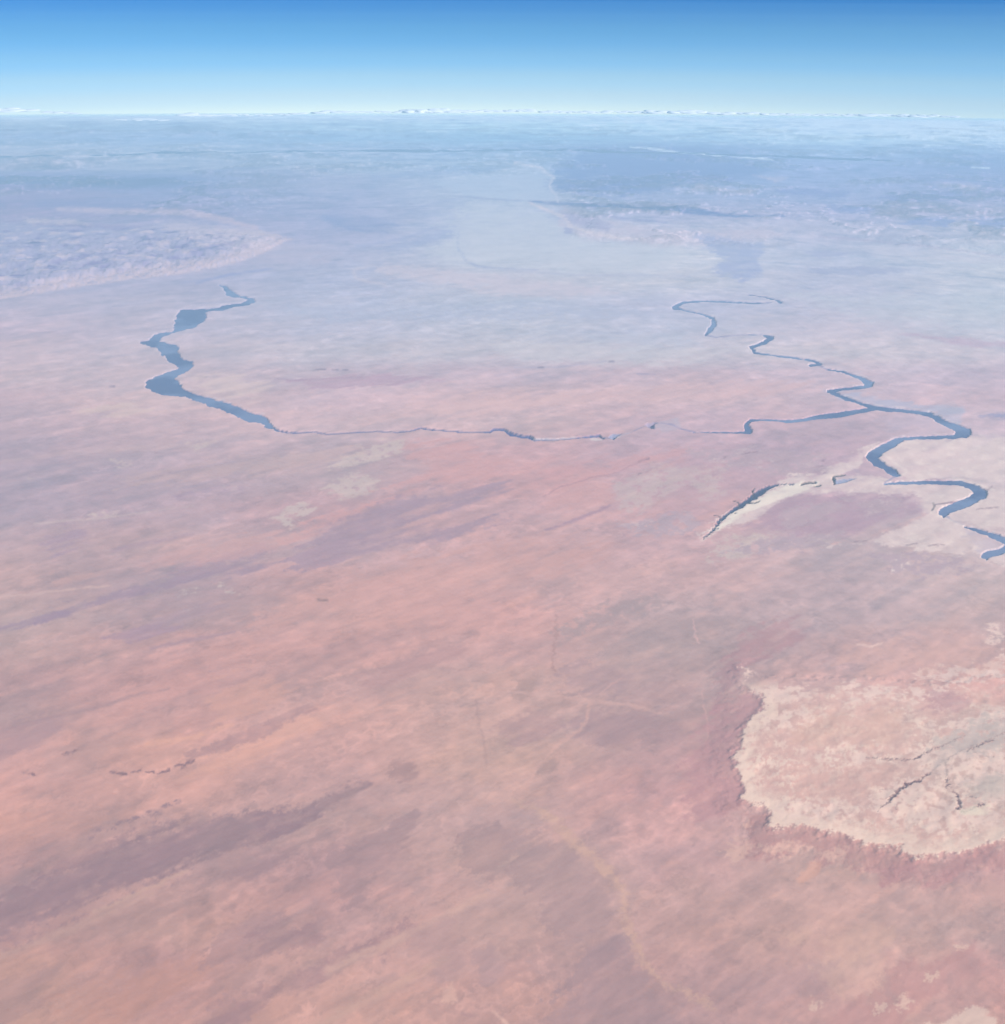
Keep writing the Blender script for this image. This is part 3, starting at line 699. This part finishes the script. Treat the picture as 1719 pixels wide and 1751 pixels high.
C *= (1 - 0.45 * (zone * sstep(0.06, 0.14, tn_) * sstep(0.34, 0.2, tn_))[..., None]).astype(np.float32)
# the edge of the pale plateau stands over its red benches
sl, sdp = poly_mask(PLAT, 40, (4, 11, 1), out=1)
REL[sl] += (26 * sstep(-14, 3, sdp) + 30 * sstep(-60, -10, sdp)).astype(np.float32)
REL[sl] += (9 * mott2[sl] * sstep(0, 20, sdp) + 5 * fine_n[sl] * sstep(0, 30, sdp)).astype(np.float32)
REGION[sl] = np.where(sdp > 0, 2, REGION[sl])

# canyons -------------------------------------------------------------
WALL_FAR, WALL_NEAR = (130, 150, 198), (124, 144, 192)


def dig(sl, sd, depth, wallw, region, col, pts, s=1.0):
    """sd: distance inside the rim; steep wall over wallw, then a floor"""
    if sl is None:
        return
    m = sstep(-0.8, 0.8, sd)
    paint(sl, m, col, s, pts)  # canyon shade painted into the ground colour
    if region in (3, 4):                      # a bed below the stream and shade sheet
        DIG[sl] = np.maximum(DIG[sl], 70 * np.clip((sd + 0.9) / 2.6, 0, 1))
        WET_SHADE[sl] = np.where(sd > -2.6, region, WET_SHADE[sl])
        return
    DIG[sl] = np.maximum(DIG[sl], depth * sstep(-0.4, wallw, sd))
    REGION[sl] = np.where(sd > 0, region, REGION[sl])


BROAD = [(376, 487), (388, 500), (386, 505), (405, 508), (426, 511), (410, 519), (385, 523), (370, 527), (350, 529), (312, 530), (302, 540), (298, 555), (299, 563), (292, 568), (275, 570), (262, 575), (255, 582), (240, 585),
         (250, 590), (266, 594), (275, 603), (287, 612), (288, 617), (303, 625), (305, 627), (300, 632), (280, 637), (262, 645), (250, 652), (248, 660), (262, 668), (275, 674), (300, 676), (325, 681), (350, 688), (358, 695),
         (378, 700), (385, 703), (410, 713), (430, 720), (448, 722), (455, 728), (474, 736), (460, 722), (458, 714), (450, 710), (430, 706), (410, 697), (385, 688), (360, 681), (335, 674), (312, 664), (308, 655), (301, 648),
         (305, 641), (315, 638), (325, 632), (330, 625), (327, 618), (312, 614), (308, 606), (303, 595), (300, 590), (285, 587), (272, 584), (278, 577), (290, 571), (300, 569), (315, 565), (335, 560), (350, 548), (354, 541),
         (350, 536), (358, 533), (385, 530), (410, 523), (428, 521), (436, 515), (432, 510), (410, 505), (400, 500), (395, 497), (386, 488)]
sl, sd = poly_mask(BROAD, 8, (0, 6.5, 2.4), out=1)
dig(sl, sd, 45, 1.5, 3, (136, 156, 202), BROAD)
paint(sl, sstep(2, 6, sd) * sstep(0.0, 0.3, mott2[sl] + 0.3 * w2x[sl]), (146, 168, 206), 0.8, BROAD)
paint(sl, sstep(-5, -1.5, sd) * sstep(0.5, -0.5, sd) * sstep(-0.1, 0.4, w2y[sl]), (216, 206, 220), 0.5, BROAD)
line([(335, 484, 3), (352, 478, 5), (390, 470, 5), (440, 462, 4), (465, 458, 2)], (160, 176, 216), 0.75, 2, (3, 3, 2))
line([(350, 477, 4), (310, 483, 4)], (176, 184, 216), 0.5, 2)
BROADR = [(384, 492, 1.2), (402, 503, 1.2), (420, 512, 1.2), (395, 524, 1.2), (345, 540, 1.5), (318, 555, 1.8), (290, 575, 1.5), (270, 586, 1.8), (290, 603, 1.8), (310, 622, 1.8), (290, 642, 2), (280, 660, 2), (320, 674, 2), (370, 690, 2), (420, 708, 2), (448, 714, 2), (462, 727, 1.5)]

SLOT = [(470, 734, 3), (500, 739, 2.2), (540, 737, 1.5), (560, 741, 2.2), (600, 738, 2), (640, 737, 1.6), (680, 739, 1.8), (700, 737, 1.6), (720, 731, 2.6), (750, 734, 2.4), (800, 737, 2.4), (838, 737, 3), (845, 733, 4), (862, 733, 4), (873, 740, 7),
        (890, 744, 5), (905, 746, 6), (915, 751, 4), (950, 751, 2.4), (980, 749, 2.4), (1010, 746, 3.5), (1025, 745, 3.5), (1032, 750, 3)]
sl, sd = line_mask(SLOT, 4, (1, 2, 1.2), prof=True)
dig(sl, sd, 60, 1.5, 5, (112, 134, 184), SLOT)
line([(912, 749, 1.6), (950, 750, 1.8), (985, 747, 1.4)], (222, 214, 224), 0.6, 0.8, (1, 2, 1))
line([(1012, 751, 5), (1028, 752, 4)], (222, 214, 220), 0.7, 1.4, (1, 2, 1))
line([(1048, 752, 3), (1062, 746, 3), (1076, 741, 2)], (222, 210, 218), 0.7, 1.3, (1, 2, 1))
CORNER = [(1040, 748), (1046, 742), (1066, 742), (1056, 746), (1050, 753)]
sl, sd = poly_mask(CORNER, 4, (0, 1, 1), out=1)
dig(sl, sd, 100, 3, 5, (150, 166, 204), CORNER)
MID = [(1102, 727), (1108, 723), (1130, 724), (1118, 728), (1120, 736), (1110, 733)]
sl, sd = poly_mask(MID, 4, (0, 2, 1), out=1)
dig(sl, sd, 80, 3, 5, (160, 166, 204), MID, 0.8)
line([(1130, 725, 1.6), (1150, 729, 4), (1162, 735, 2), (1180, 740, 1.2)], (160, 158, 196), 0.7, 1.3, (1, 2, 1))
REACH = [(1185, 741, 1.2), (1225, 741, 1.8), (1272, 740, 3), (1281, 737, 10), (1277, 728, 8), (1283, 719, 4), (1310, 718, 2.4), (1345, 720, 4), (1375, 717, 5), (1400, 712, 7), (1430, 709, 9), (1460, 704, 8), (1480, 701, 6), (1498, 698, 6)]
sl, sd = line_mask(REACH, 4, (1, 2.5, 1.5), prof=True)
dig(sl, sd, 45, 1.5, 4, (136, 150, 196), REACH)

WIND = [[(1280, 503, 1.2), (1310, 508, 2), (1336, 516, 3.5)],
        [(1320, 517, 1.5), (1280, 518, 3), (1240, 515, 3), (1200, 514, 3.5), (1168, 516, 5), (1153, 525, 9), (1170, 530, 3), (1205, 538, 3)],
        [(1205, 538, 3), (1220, 545, 7), (1221, 554, 10), (1212, 565, 9), (1207, 571, 5)],
        [(1280, 571, 1), (1305, 571, 3), (1320, 577, 10), (1306, 586, 8), (1285, 594, 7), (1292, 603, 4), (1330, 609, 2.8), (1370, 612, 3), (1395, 617, 5), (1403, 621, 5), (1385, 624, 5)],
        [(1412, 630, 2), (1440, 634, 3), (1470, 644, 6), (1488, 655, 13), (1478, 661, 7), (1440, 664, 5), (1418, 668, 7), (1440, 678, 6), (1470, 689, 5), (1500, 698, 8)],
        [(1500, 698, 8), (1545, 701, 6), (1590, 708, 8), (1612, 722, 10), (1635, 731, 12), (1652, 739, 20), (1630, 746, 7), (1590, 748, 6), (1545, 750, 5), (1530, 756, 14), (1505, 770, 15), (1492, 780, 22), (1497, 788, 14), (1514, 797, 10), (1527, 806, 14), (1536, 811, 6)],
        [(1512, 826, 2), (1540, 824, 6), (1590, 822, 7), (1640, 823, 8), (1665, 830, 12), (1679, 842, 20), (1660, 854, 17), (1635, 864, 17), (1612, 873, 14), (1615, 880, 5)],
        [(1650, 898, 2), (1675, 906, 8), (1700, 914, 10), (1722, 924, 12), (1726, 934, 12), (1705, 942, 12), (1685, 947, 14), (1688, 954, 4)],
        [(1722, 924, 12), (1760, 940, 10), (1800, 960, 10)]]
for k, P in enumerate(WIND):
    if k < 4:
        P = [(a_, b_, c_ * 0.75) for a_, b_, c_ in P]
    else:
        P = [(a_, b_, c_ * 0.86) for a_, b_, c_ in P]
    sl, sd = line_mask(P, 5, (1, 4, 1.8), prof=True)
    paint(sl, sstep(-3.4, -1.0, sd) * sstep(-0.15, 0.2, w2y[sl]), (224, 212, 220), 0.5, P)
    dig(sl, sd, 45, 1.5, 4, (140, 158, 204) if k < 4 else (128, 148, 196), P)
for P in ([(1058, 747, 1.6), (1078, 741, 1.6), (1104, 729, 2)], [(1164, 736, 1.6), (1190, 741, 2)], [(1030, 749, 2), (1044, 750, 2)], [(1400, 624, 2), (1414, 631, 2)], [(1536, 812, 3), (1524, 818, 2), (1512, 826, 2)], [(1612, 876, 6), (1628, 888, 2), (1650, 898, 2)], [(1207, 572, 3), (1225, 576, 1.6), (1280, 571, 1.6)]):
    line(P, (146, 156, 196), 0.8, 1.0, (0, 2, 1))
# shade under the rims at the inner bends, painted as thin dark lines
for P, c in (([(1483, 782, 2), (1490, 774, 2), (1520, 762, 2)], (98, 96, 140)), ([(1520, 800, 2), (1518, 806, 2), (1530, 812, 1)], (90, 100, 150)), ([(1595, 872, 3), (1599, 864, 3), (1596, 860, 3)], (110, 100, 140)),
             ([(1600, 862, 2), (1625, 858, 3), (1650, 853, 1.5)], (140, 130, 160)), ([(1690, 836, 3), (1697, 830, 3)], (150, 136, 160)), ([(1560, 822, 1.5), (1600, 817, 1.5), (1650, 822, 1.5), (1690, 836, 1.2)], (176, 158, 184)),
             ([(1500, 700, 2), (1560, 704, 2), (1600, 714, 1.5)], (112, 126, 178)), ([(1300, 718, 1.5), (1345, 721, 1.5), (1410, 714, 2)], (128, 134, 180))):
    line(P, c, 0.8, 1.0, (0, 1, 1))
for P in ([(1538, 812, 3), (1552, 806, 3), (1520, 783, 3), (1512, 778, 2)], [(1630, 815, 3), (1680, 828, 3), (1700, 836, 3)], [(1600, 873, 2), (1590, 876, 3), (1620, 885, 3), (1660, 903, 2)]):
    line(P, (228, 214, 214), 0.7, 1.6, (1, 3, 2))

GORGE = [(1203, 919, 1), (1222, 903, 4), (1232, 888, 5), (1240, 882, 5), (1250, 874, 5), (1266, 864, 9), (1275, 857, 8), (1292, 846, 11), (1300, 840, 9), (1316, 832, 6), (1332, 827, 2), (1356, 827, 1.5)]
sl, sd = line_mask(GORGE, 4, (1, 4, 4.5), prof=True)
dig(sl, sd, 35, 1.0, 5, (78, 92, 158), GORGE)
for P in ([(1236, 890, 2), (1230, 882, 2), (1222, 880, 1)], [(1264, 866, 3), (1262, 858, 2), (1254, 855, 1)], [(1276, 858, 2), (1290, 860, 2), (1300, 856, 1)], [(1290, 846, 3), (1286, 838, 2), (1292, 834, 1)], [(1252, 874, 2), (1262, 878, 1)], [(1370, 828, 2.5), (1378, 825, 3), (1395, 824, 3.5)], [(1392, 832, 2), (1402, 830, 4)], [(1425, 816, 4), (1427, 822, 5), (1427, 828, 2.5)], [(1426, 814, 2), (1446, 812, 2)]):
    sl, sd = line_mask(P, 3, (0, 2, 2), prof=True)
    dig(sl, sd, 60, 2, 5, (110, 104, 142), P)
P = [(1428, 821), (1440, 819), (1466, 818), (1448, 825), (1430, 828)]
sl, sd = poly_mask(P, 3, (0, 1, 1), out=1)
dig(sl, sd, 60, 3, 5, (148, 164, 200), P)

# ravines cut into the pale plateau
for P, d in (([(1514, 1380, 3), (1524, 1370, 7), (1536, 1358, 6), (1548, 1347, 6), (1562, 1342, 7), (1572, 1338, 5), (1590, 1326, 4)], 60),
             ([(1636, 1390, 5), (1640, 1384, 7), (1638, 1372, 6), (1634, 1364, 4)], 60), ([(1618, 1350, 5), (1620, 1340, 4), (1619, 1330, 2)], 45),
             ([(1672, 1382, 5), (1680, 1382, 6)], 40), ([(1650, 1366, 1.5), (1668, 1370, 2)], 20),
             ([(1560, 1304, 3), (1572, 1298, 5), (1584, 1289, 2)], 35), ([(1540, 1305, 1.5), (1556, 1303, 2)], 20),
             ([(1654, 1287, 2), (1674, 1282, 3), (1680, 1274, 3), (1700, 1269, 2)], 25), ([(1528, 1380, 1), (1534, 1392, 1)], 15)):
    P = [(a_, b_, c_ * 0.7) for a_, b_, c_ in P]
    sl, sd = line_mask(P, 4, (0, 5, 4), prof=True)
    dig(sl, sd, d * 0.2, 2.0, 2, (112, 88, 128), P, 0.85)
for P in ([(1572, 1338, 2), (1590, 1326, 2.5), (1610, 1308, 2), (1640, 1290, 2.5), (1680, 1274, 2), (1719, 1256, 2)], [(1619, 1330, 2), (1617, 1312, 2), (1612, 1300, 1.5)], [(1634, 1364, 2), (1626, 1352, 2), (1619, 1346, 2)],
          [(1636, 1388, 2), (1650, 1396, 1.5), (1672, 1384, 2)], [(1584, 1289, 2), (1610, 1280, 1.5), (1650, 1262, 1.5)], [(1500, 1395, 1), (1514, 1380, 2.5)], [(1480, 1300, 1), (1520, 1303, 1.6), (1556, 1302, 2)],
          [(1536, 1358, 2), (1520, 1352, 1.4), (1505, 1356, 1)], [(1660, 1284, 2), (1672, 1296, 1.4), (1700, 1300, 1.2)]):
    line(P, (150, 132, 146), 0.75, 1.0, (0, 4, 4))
line([(1590, 1326, 8), (1615, 1300, 14), (1650, 1285, 10), (1719, 1250, 10)], (196, 182, 186), 0.6, 5, (4, 8, 4))
line([(1620, 1330, 4), (1615, 1300, 8)], (200, 184, 186), 0.6, 3, (4, 6, 4))
poly([(1650, 1395), (1719, 1380), (1719, 1392), (1670, 1405)], (224, 216, 204), 0.6, 4)

# thin strips of low cloud painted white onto the far ground
for P in ([(1078, 251, 2.2), (1130, 257, 2.6), (1180, 263, 3), (1240, 268, 2.6), (1322, 276, 2)], [(1662, 286, 2), (1692, 288, 2)], [(86, 214, 2), (112, 216, 2)], [(730, 225, 1.5), (768, 226, 1.5)],
          [(560, 222, 1.3), (610, 223, 1.3)], [(1080, 228, 1.3), (1130, 229, 1.3)]):
    line(P, (255, 255, 255), 0.95, 1.2, (0, 2, 1))
Zs = Z0 + REL - DIG
# keep the outer rim of the sheet gentle
Zs = np.where(RR > 200000, Z0 + REL * 0.4, Zs)
C = np.clip(C, 0.02, 0.85)

# ------------------------------------------------------------------ meshes
def tag(o, label=None, cat=None, group=None, kind=None):
    if label: o['label'] = label
    if cat: o['category'] = cat
    if group: o['group'] = group
    if kind: o['kind'] = kind
    return o


def ground_material(name, bump=0.35):
    m = bpy.data.materials.new(name)
    m.use_nodes = True
    n, l = m.node_tree.nodes, m.node_tree.links
    b = n['Principled BSDF']
    b.inputs['Roughness'].default_value = 0.95
    b.inputs['Specular IOR Level'].default_value = 0.05
    a = n.new('ShaderNodeAttribute'); a.attribute_name = 'soil'
    g = n.new('ShaderNodeNewGeometry')
    mp = n.new('ShaderNodeMapping'); mp.inputs['Rotation'].default_value = (0, 0, WD)
    mp.inputs['Scale'].default_value = (1 / 380, 1 / 520, 1 / 400)
    l.new(g.outputs['Position'], mp.inputs[0])
    t = n.new('ShaderNodeTexNoise'); t.inputs['Scale'].default_value = 1.0; t.inputs['Detail'].default_value = 5; t.inputs['Roughness'].default_value = 0.6
    l.new(mp.outputs[0], t.inputs['Vector'])
    r = n.new('ShaderNodeMapRange'); r.inputs['From Min'].default_value = 0.2; r.inputs['From Max'].default_value = 0.8
    r.inputs['To Min'].default_value = 0.93; r.inputs['To Max'].default_value = 1.07
    l.new(t.outputs['Fac'], r.inputs['Value'])
    mx = n.new('ShaderNodeVectorMath'); mx.operation = 'SCALE'
    l.new(a.outputs['Color'], mx.inputs[0]); l.new(r.outputs[0], mx.inputs['Scale'])
    l.new(mx.outputs[0], b.inputs['Base Color'])
    bp = n.new('ShaderNodeBump'); bp.inputs['Strength'].default_value = bump; bp.inputs['Distance'].default_value = 12.0
    l.new(t.outputs['Fac'], bp.inputs['Height']); l.new(bp.outputs[0], b.inputs['Normal'])
    return m


soil = ground_material('desert_soil')
rock = ground_material('canyon_rock', 0.5)

# ------------------------------------------------------------------ level sheets for the streams, canyon shade put into their blue
shade_water = bpy.data.materials.new('river_shade_water')
shade_water.use_nodes = True
wn_, wl_ = shade_water.node_tree.nodes, shade_water.node_tree.links
wbs = wn_['Principled BSDF']
wbs.inputs['Roughness'].default_value = 0.25
wbs.inputs['IOR'].default_value = 1.33
wt = wn_.new('ShaderNodeTexNoise'); wt.inputs['Scale'].default_value = 0.02
wg = wn_.new('ShaderNodeNewGeometry'); wl_.new(wg.outputs['Position'], wt.inputs['Vector'])
wt2 = wn_.new('ShaderNodeTexNoise'); wt2.inputs['Scale'].default_value = 0.00055; wt2.inputs['Detail'].default_value = 5
wl_.new(wg.outputs['Position'], wt2.inputs['Vector'])
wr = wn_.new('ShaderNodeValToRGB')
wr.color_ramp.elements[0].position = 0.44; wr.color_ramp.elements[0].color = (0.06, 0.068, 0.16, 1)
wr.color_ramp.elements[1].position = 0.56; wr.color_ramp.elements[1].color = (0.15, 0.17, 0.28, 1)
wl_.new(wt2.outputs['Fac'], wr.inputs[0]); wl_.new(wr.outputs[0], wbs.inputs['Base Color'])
wbp = wn_.new('ShaderNodeBump'); wbp.inputs['Strength'].default_value = 0.15; wbp.inputs['Distance'].default_value = 1.0
wl_.new(wt.outputs['Fac'], wbp.inputs['Height']); wl_.new(wbp.outputs[0], wbs.inputs['Normal'])



# vertex normals of the whole sheet, so split pieces share one shading
P3 = np.stack([X, Y, Zs], -1)
dR = np.empty_like(P3); dR[1:-1] = P3[2:] - P3[:-2]; dR[0] = P3[1] - P3[0]; dR[-1] = P3[-1] - P3[-2]
dA = np.roll(P3, -1, 1) - np.roll(P3, 1, 1)
NV = np.cross(dA, dR); NV /= np.linalg.norm(NV, axis=-1, keepdims=True) + 1e-12
if NV[..., 2].mean() < 0: NV = -NV

ii, jj = np.meshgrid(np.arange(NR - 1), np.arange(NC), indexing='ij')
j2 = (jj + 1) % NC
quads = np.stack([ii * NC + jj, (ii + 1) * NC + jj, (ii + 1) * NC + j2, ii * NC + j2], -1).reshape(-1, 4)
reg4 = REGION.reshape(-1)[quads]
freg = reg4.max(1)
V3, VN, VC = P3.reshape(-1, 3), NV.reshape(-1, 3), C.reshape(-1, 3)


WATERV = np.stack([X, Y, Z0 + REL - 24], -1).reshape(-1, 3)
fwet_shade = WET_SHADE.reshape(-1)[quads].max(1)


def build_mesh(name, sel, mat, extra_centre=False, cols=True, level=False):
    q = quads[sel]
    used, inv = np.unique(q, return_inverse=True)
    q = inv.reshape(-1, 4)
    v, nn, cc = V3[used], VN[used], VC[used]
    tri = np.zeros((0, 3), int)
    if level:
        v = WATERV[used]
        nn = np.tile((0.0, 0.0, 1.0), (len(v), 1))
    if extra_centre:
        ring = np.arange(NC)
        v = np.vstack([v, [[0, 0, Zs[0].mean()]]]); nn = np.vstack([nn, [[0, 0, 1]]]); cc = np.vstack([cc, VC[0:1]])
        c = len(v) - 1
        lut = {int(u): k for k, u in enumerate(used[:NC])}
        rr_ = np.array([lut[int(i)] for i in ring])
        tri = np.stack([np.full(NC, c), rr_, np.roll(rr_, -1)], -1)
    me = bpy.data.meshes.new(name)
    nq, nt = len(q), len(tri)
    me.vertices.add(len(v)); me.vertices.foreach_set('co', v.astype(np.float32).ravel())
    loops = np.concatenate([q.ravel(), tri.ravel()]).astype(np.int32)
    me.loops.add(len(loops)); me.loops.foreach_set('vertex_index', loops)
    me.polygons.add(nq + nt)
    starts = np.concatenate([np.arange(nq) * 4, nq * 4 + np.arange(nt) * 3]).astype(np.int32)
    me.polygons.foreach_set('loop_start', starts)
    me.polygons.foreach_set('use_smooth', np.ones(nq + nt, bool))
    me.update(calc_edges=True)
    if cols:
        at = me.color_attributes.new('soil', 'FLOAT_COLOR', 'POINT')
        at.data.foreach_set('color', np.concatenate([cc, np.ones((len(cc), 1))], 1).astype(np.float32).ravel())
    if me.polygons[0].normal.z < 0:
        me.flip_normals()
    me.normals_split_custom_set_from_vertices(nn.astype(np.float32))
    me.materials.append(mat)
    o = bpy.data.objects.new(name, me)
    COL.objects.link(o)
    return o


tag(build_mesh('desert_ground', freg == 0, soil, True), 'pink and salmon desert plain streaked by the wind, reaching to the horizon', kind='structure')
tag(build_mesh('mesa', freg == 1, soil), 'long flat mesa with pale eroded cliffs at the far left', kind='structure')
tag(build_mesh('pale_plateau', freg == 2, soil), 'cream rock plateau with ragged rim and dark ravines at lower right', kind='structure')
tag(build_mesh('river_shade', fwet_shade == 3, shade_water, level=True), 'broad canyon reach, stream and slate blue shade as one sheet, zigzagging across the plain at left', kind='structure')
tag(build_mesh('river_shade', fwet_shade == 4, shade_water, level=True), 'meandering canyon, stream and slate blue shade as one sheet, looping across the plain at right', kind='structure')
tag(build_mesh('slot_gorge', freg == 5, rock), 'narrow slot gorges darkened with painted shade, one between cream rims and one joining the two canyons', kind='structure')
tag(build_mesh('far_tableland', freg == 6, soil), 'bluish forested tableland with pink faces below the horizon at right', kind='structure')

# ------------------------------------------------------------------ clouds
cloudm = bpy.data.materials.new('cloud_white')
cloudm.use_nodes = True
cn, cll = cloudm.node_tree.nodes, cloudm.node_tree.links
cn.clear()
co = cn.new('ShaderNodeOutputMaterial')
cd = cn.new('ShaderNodeBsdfDiffuse'); cd.inputs['Color'].default_value = (0.98, 0.98, 0.98, 1)
ct = cn.new('ShaderNodeBsdfTranslucent'); ct.inputs['Color'].default_value = (0.98, 0.98, 0.98, 1)
cm = cn.new('ShaderNodeMixShader'); cm.inputs[0].default_value = 0.12
cll.new(cd.outputs[0], cm.inputs[1]); cll.new(ct.outputs[0], cm.inputs[2]); cll.new(cm.outputs[0], co.inputs['Surface'])
rnd = random.Random(3)


def ico(sub=2):
    import bmesh
    bm = bmesh.new(); bmesh.ops.create_icosphere(bm, subdivisions=sub, radius=1.0)
    v = np.array([tuple(p.co) for p in bm.verts]); f = [[q.index for q in fc.verts] for fc in bm.faces]
    bm.free()
    return v, f


ICV, ICF = ico()


def cloud(path, height, label, dist=95000, density=1.0, puff=1.0):
    """a bank of flattened puffs along a sheet path, hung in the air at the given distance"""
    vs_, fs = [], []
    pts = [at_distance(x, y, dist) for x, y in path]
    origin = sum(pts, Vector()) / len(pts)
    for a, b in zip(pts[:-1], pts[1:]):
        L = (b - a).length
        n = max(2, int(L / (260 * puff) * density))
        for k in range(n):
            t = (k + rnd.random()) / n
            big = rnd.random() ** 2
            patchy = 0.5 + 0.5 * math.sin((a.x + (b.x - a.x) * t) / 1700.0 + path[0][0])
            hh = 1.35 * height * (0.35 + 0.9 * big * patchy)
            p = a.lerp(b, t) + Vector((0, rnd.uniform(-700, 700), rnd.uniform(-0.15, 0.15) * height + hh * 0.4))
            wx = rnd.uniform(300, 620) * puff * (0.6 + 0.6 * patchy)
            wy = wx * rnd.uniform(0.8, 1.4)
            base = len(vs_)
            ph = rnd.random() * 50
            for v in ICV:
                s = 1 + 0.18 * math.sin(v[0] * 4 + ph) * math.cos(v[1] * 5 - ph) + 0.12 * math.sin(v[2] * 7 + ph)
                z = v[2] * s
                z = z if z > 0 else z * 0.35
                vs_.append((p.x + v[0] * wx * s - origin.x, p.y + v[1] * wy * s - origin.y, p.z + z * hh - origin.z))
            fs += [[base + q for q in f] for f in ICF]
    me = bpy.data.meshes.new('cloud')
    me.from_pydata(vs_, [], fs)
    me.polygons.foreach_set('use_smooth', np.ones(len(fs), bool))
    me.materials.append(cloudm)
    o = bpy.data.objects.new('cloud', me); o.location = origin; COL.objects.link(o)
    tag(o, label, 'cloud', 'clouds low over the horizon')


cloud([(-40, 190), (58, 190)], 110, 'white cloud on the horizon at the left edge of the picture')
cloud([(72, 192), (140, 194)], 60, 'faint low cloud just right of the leftmost horizon cloud', density=0.5)
cloud([(195, 205), (285, 204)], 45, 'thin faint cloud streak just under the horizon above the broad canyon', density=0.5)
cloud([(312, 197), (420, 197), (522, 196)], 70, 'long thin flat cloud strip on the horizon left of centre', density=0.9)
cloud([(545, 192), (690, 191)], 60, 'small scattered puffs on the horizon between thin strip and tallest bank', density=1.2)
cloud([(690, 191), (800, 191), (912, 190)], 105, 'tallest and brightest bank of puffy cloud at the centre of the horizon', density=2.2)
cloud([(925, 191), (1045, 192)], 80, 'puffy cloud bank directly right of the tallest horizon bank', density=1.7)
cloud([(1055, 192), (1205, 193)], 90, 'lumpy cloud bank with a peaked puff, right of centre on the horizon', density=1.6)
cloud([(1210, 194), (1310, 195)], 75, 'short cloud bank on the horizon where the skyline starts to drop', density=0.9)
cloud([(1310, 196), (1480, 197), (1640, 199)], 50, 'long thin cloud line trailing along the horizon to the right', density=1.3)

# ------------------------------------------------------------------ the hazy air, a closed box bent like the ground
hz = bpy.data.materials.new('haze_air')
hz.use_nodes = True
hn, hl = hz.node_tree.nodes, hz.node_tree.links
hn.clear()
ho = hn.new('ShaderNodeOutputMaterial')
pv = hn.new('ShaderNodeVolumePrincipled')
pv.inputs['Color'].default_value = (0.48, 0.76, 0.95, 1)
pv.inputs['Density'].default_value = SIGMA
pv.inputs['Anisotropy'].default_value = 0.0
hl.new(pv.outputs[0], ho.inputs['Volume'])
S = 240000.0
N = 65
g = np.linspace(-S, S, N)
gx, gyy = np.meshgrid(g, g, indexing='ij')
bz = bend(gx, gyy)
lid = H + 15 + bz * R / 0.45e6                       # lid dropped towards the rim, shaped to smooth the sky gradient
low = bz + 420
k_ = np.clip((lid - low) / 350.0, -30, 30)
lid = low + 350.0 * np.log1p(np.exp(k_))
top = np.stack([gx, gyy, lid], -1).reshape(-1, 3)
bot = np.stack([gx, gyy, bz - 900], -1).reshape(-1, 3)
vv = np.vstack([top, bot]).tolist()
ff = []
M = N * N
for i in range(N - 1):
    for j in range(N - 1):
        a = i * N + j
        ff.append((a, a + N, a + N + 1, a + 1))
        ff.append((M + a, M + a + 1, M + a + N + 1, M + a + N))
    ff.append((i * N, i * N + 0 + N * 0 + M, (i + 1) * N + M, (i + 1) * N)[::-1])
    e = i * N + N - 1
    ff.append((e, e + M, e + N + M, e + N))
    ff.append((i, i + 1, i + 1 + M, i + M)[::-1])
    e = (N - 1) * N + i
    ff.append((e, e + 1, e + 1 + M, e + M))
me = bpy.data.meshes.new('haze')
me.from_pydata(vv, [], ff)
import bmesh as _bm
b_ = _bm.new(); b_.from_mesh(me); _bm.ops.recalc_face_normals(b_, faces=b_.faces); b_.to_mesh(me); b_.free()
me.materials.append(hz)
o = bpy.data.objects.new('haze', me); COL.objects.link(o)
tag(o, 'blue hazy air over the desert', kind='stuff')
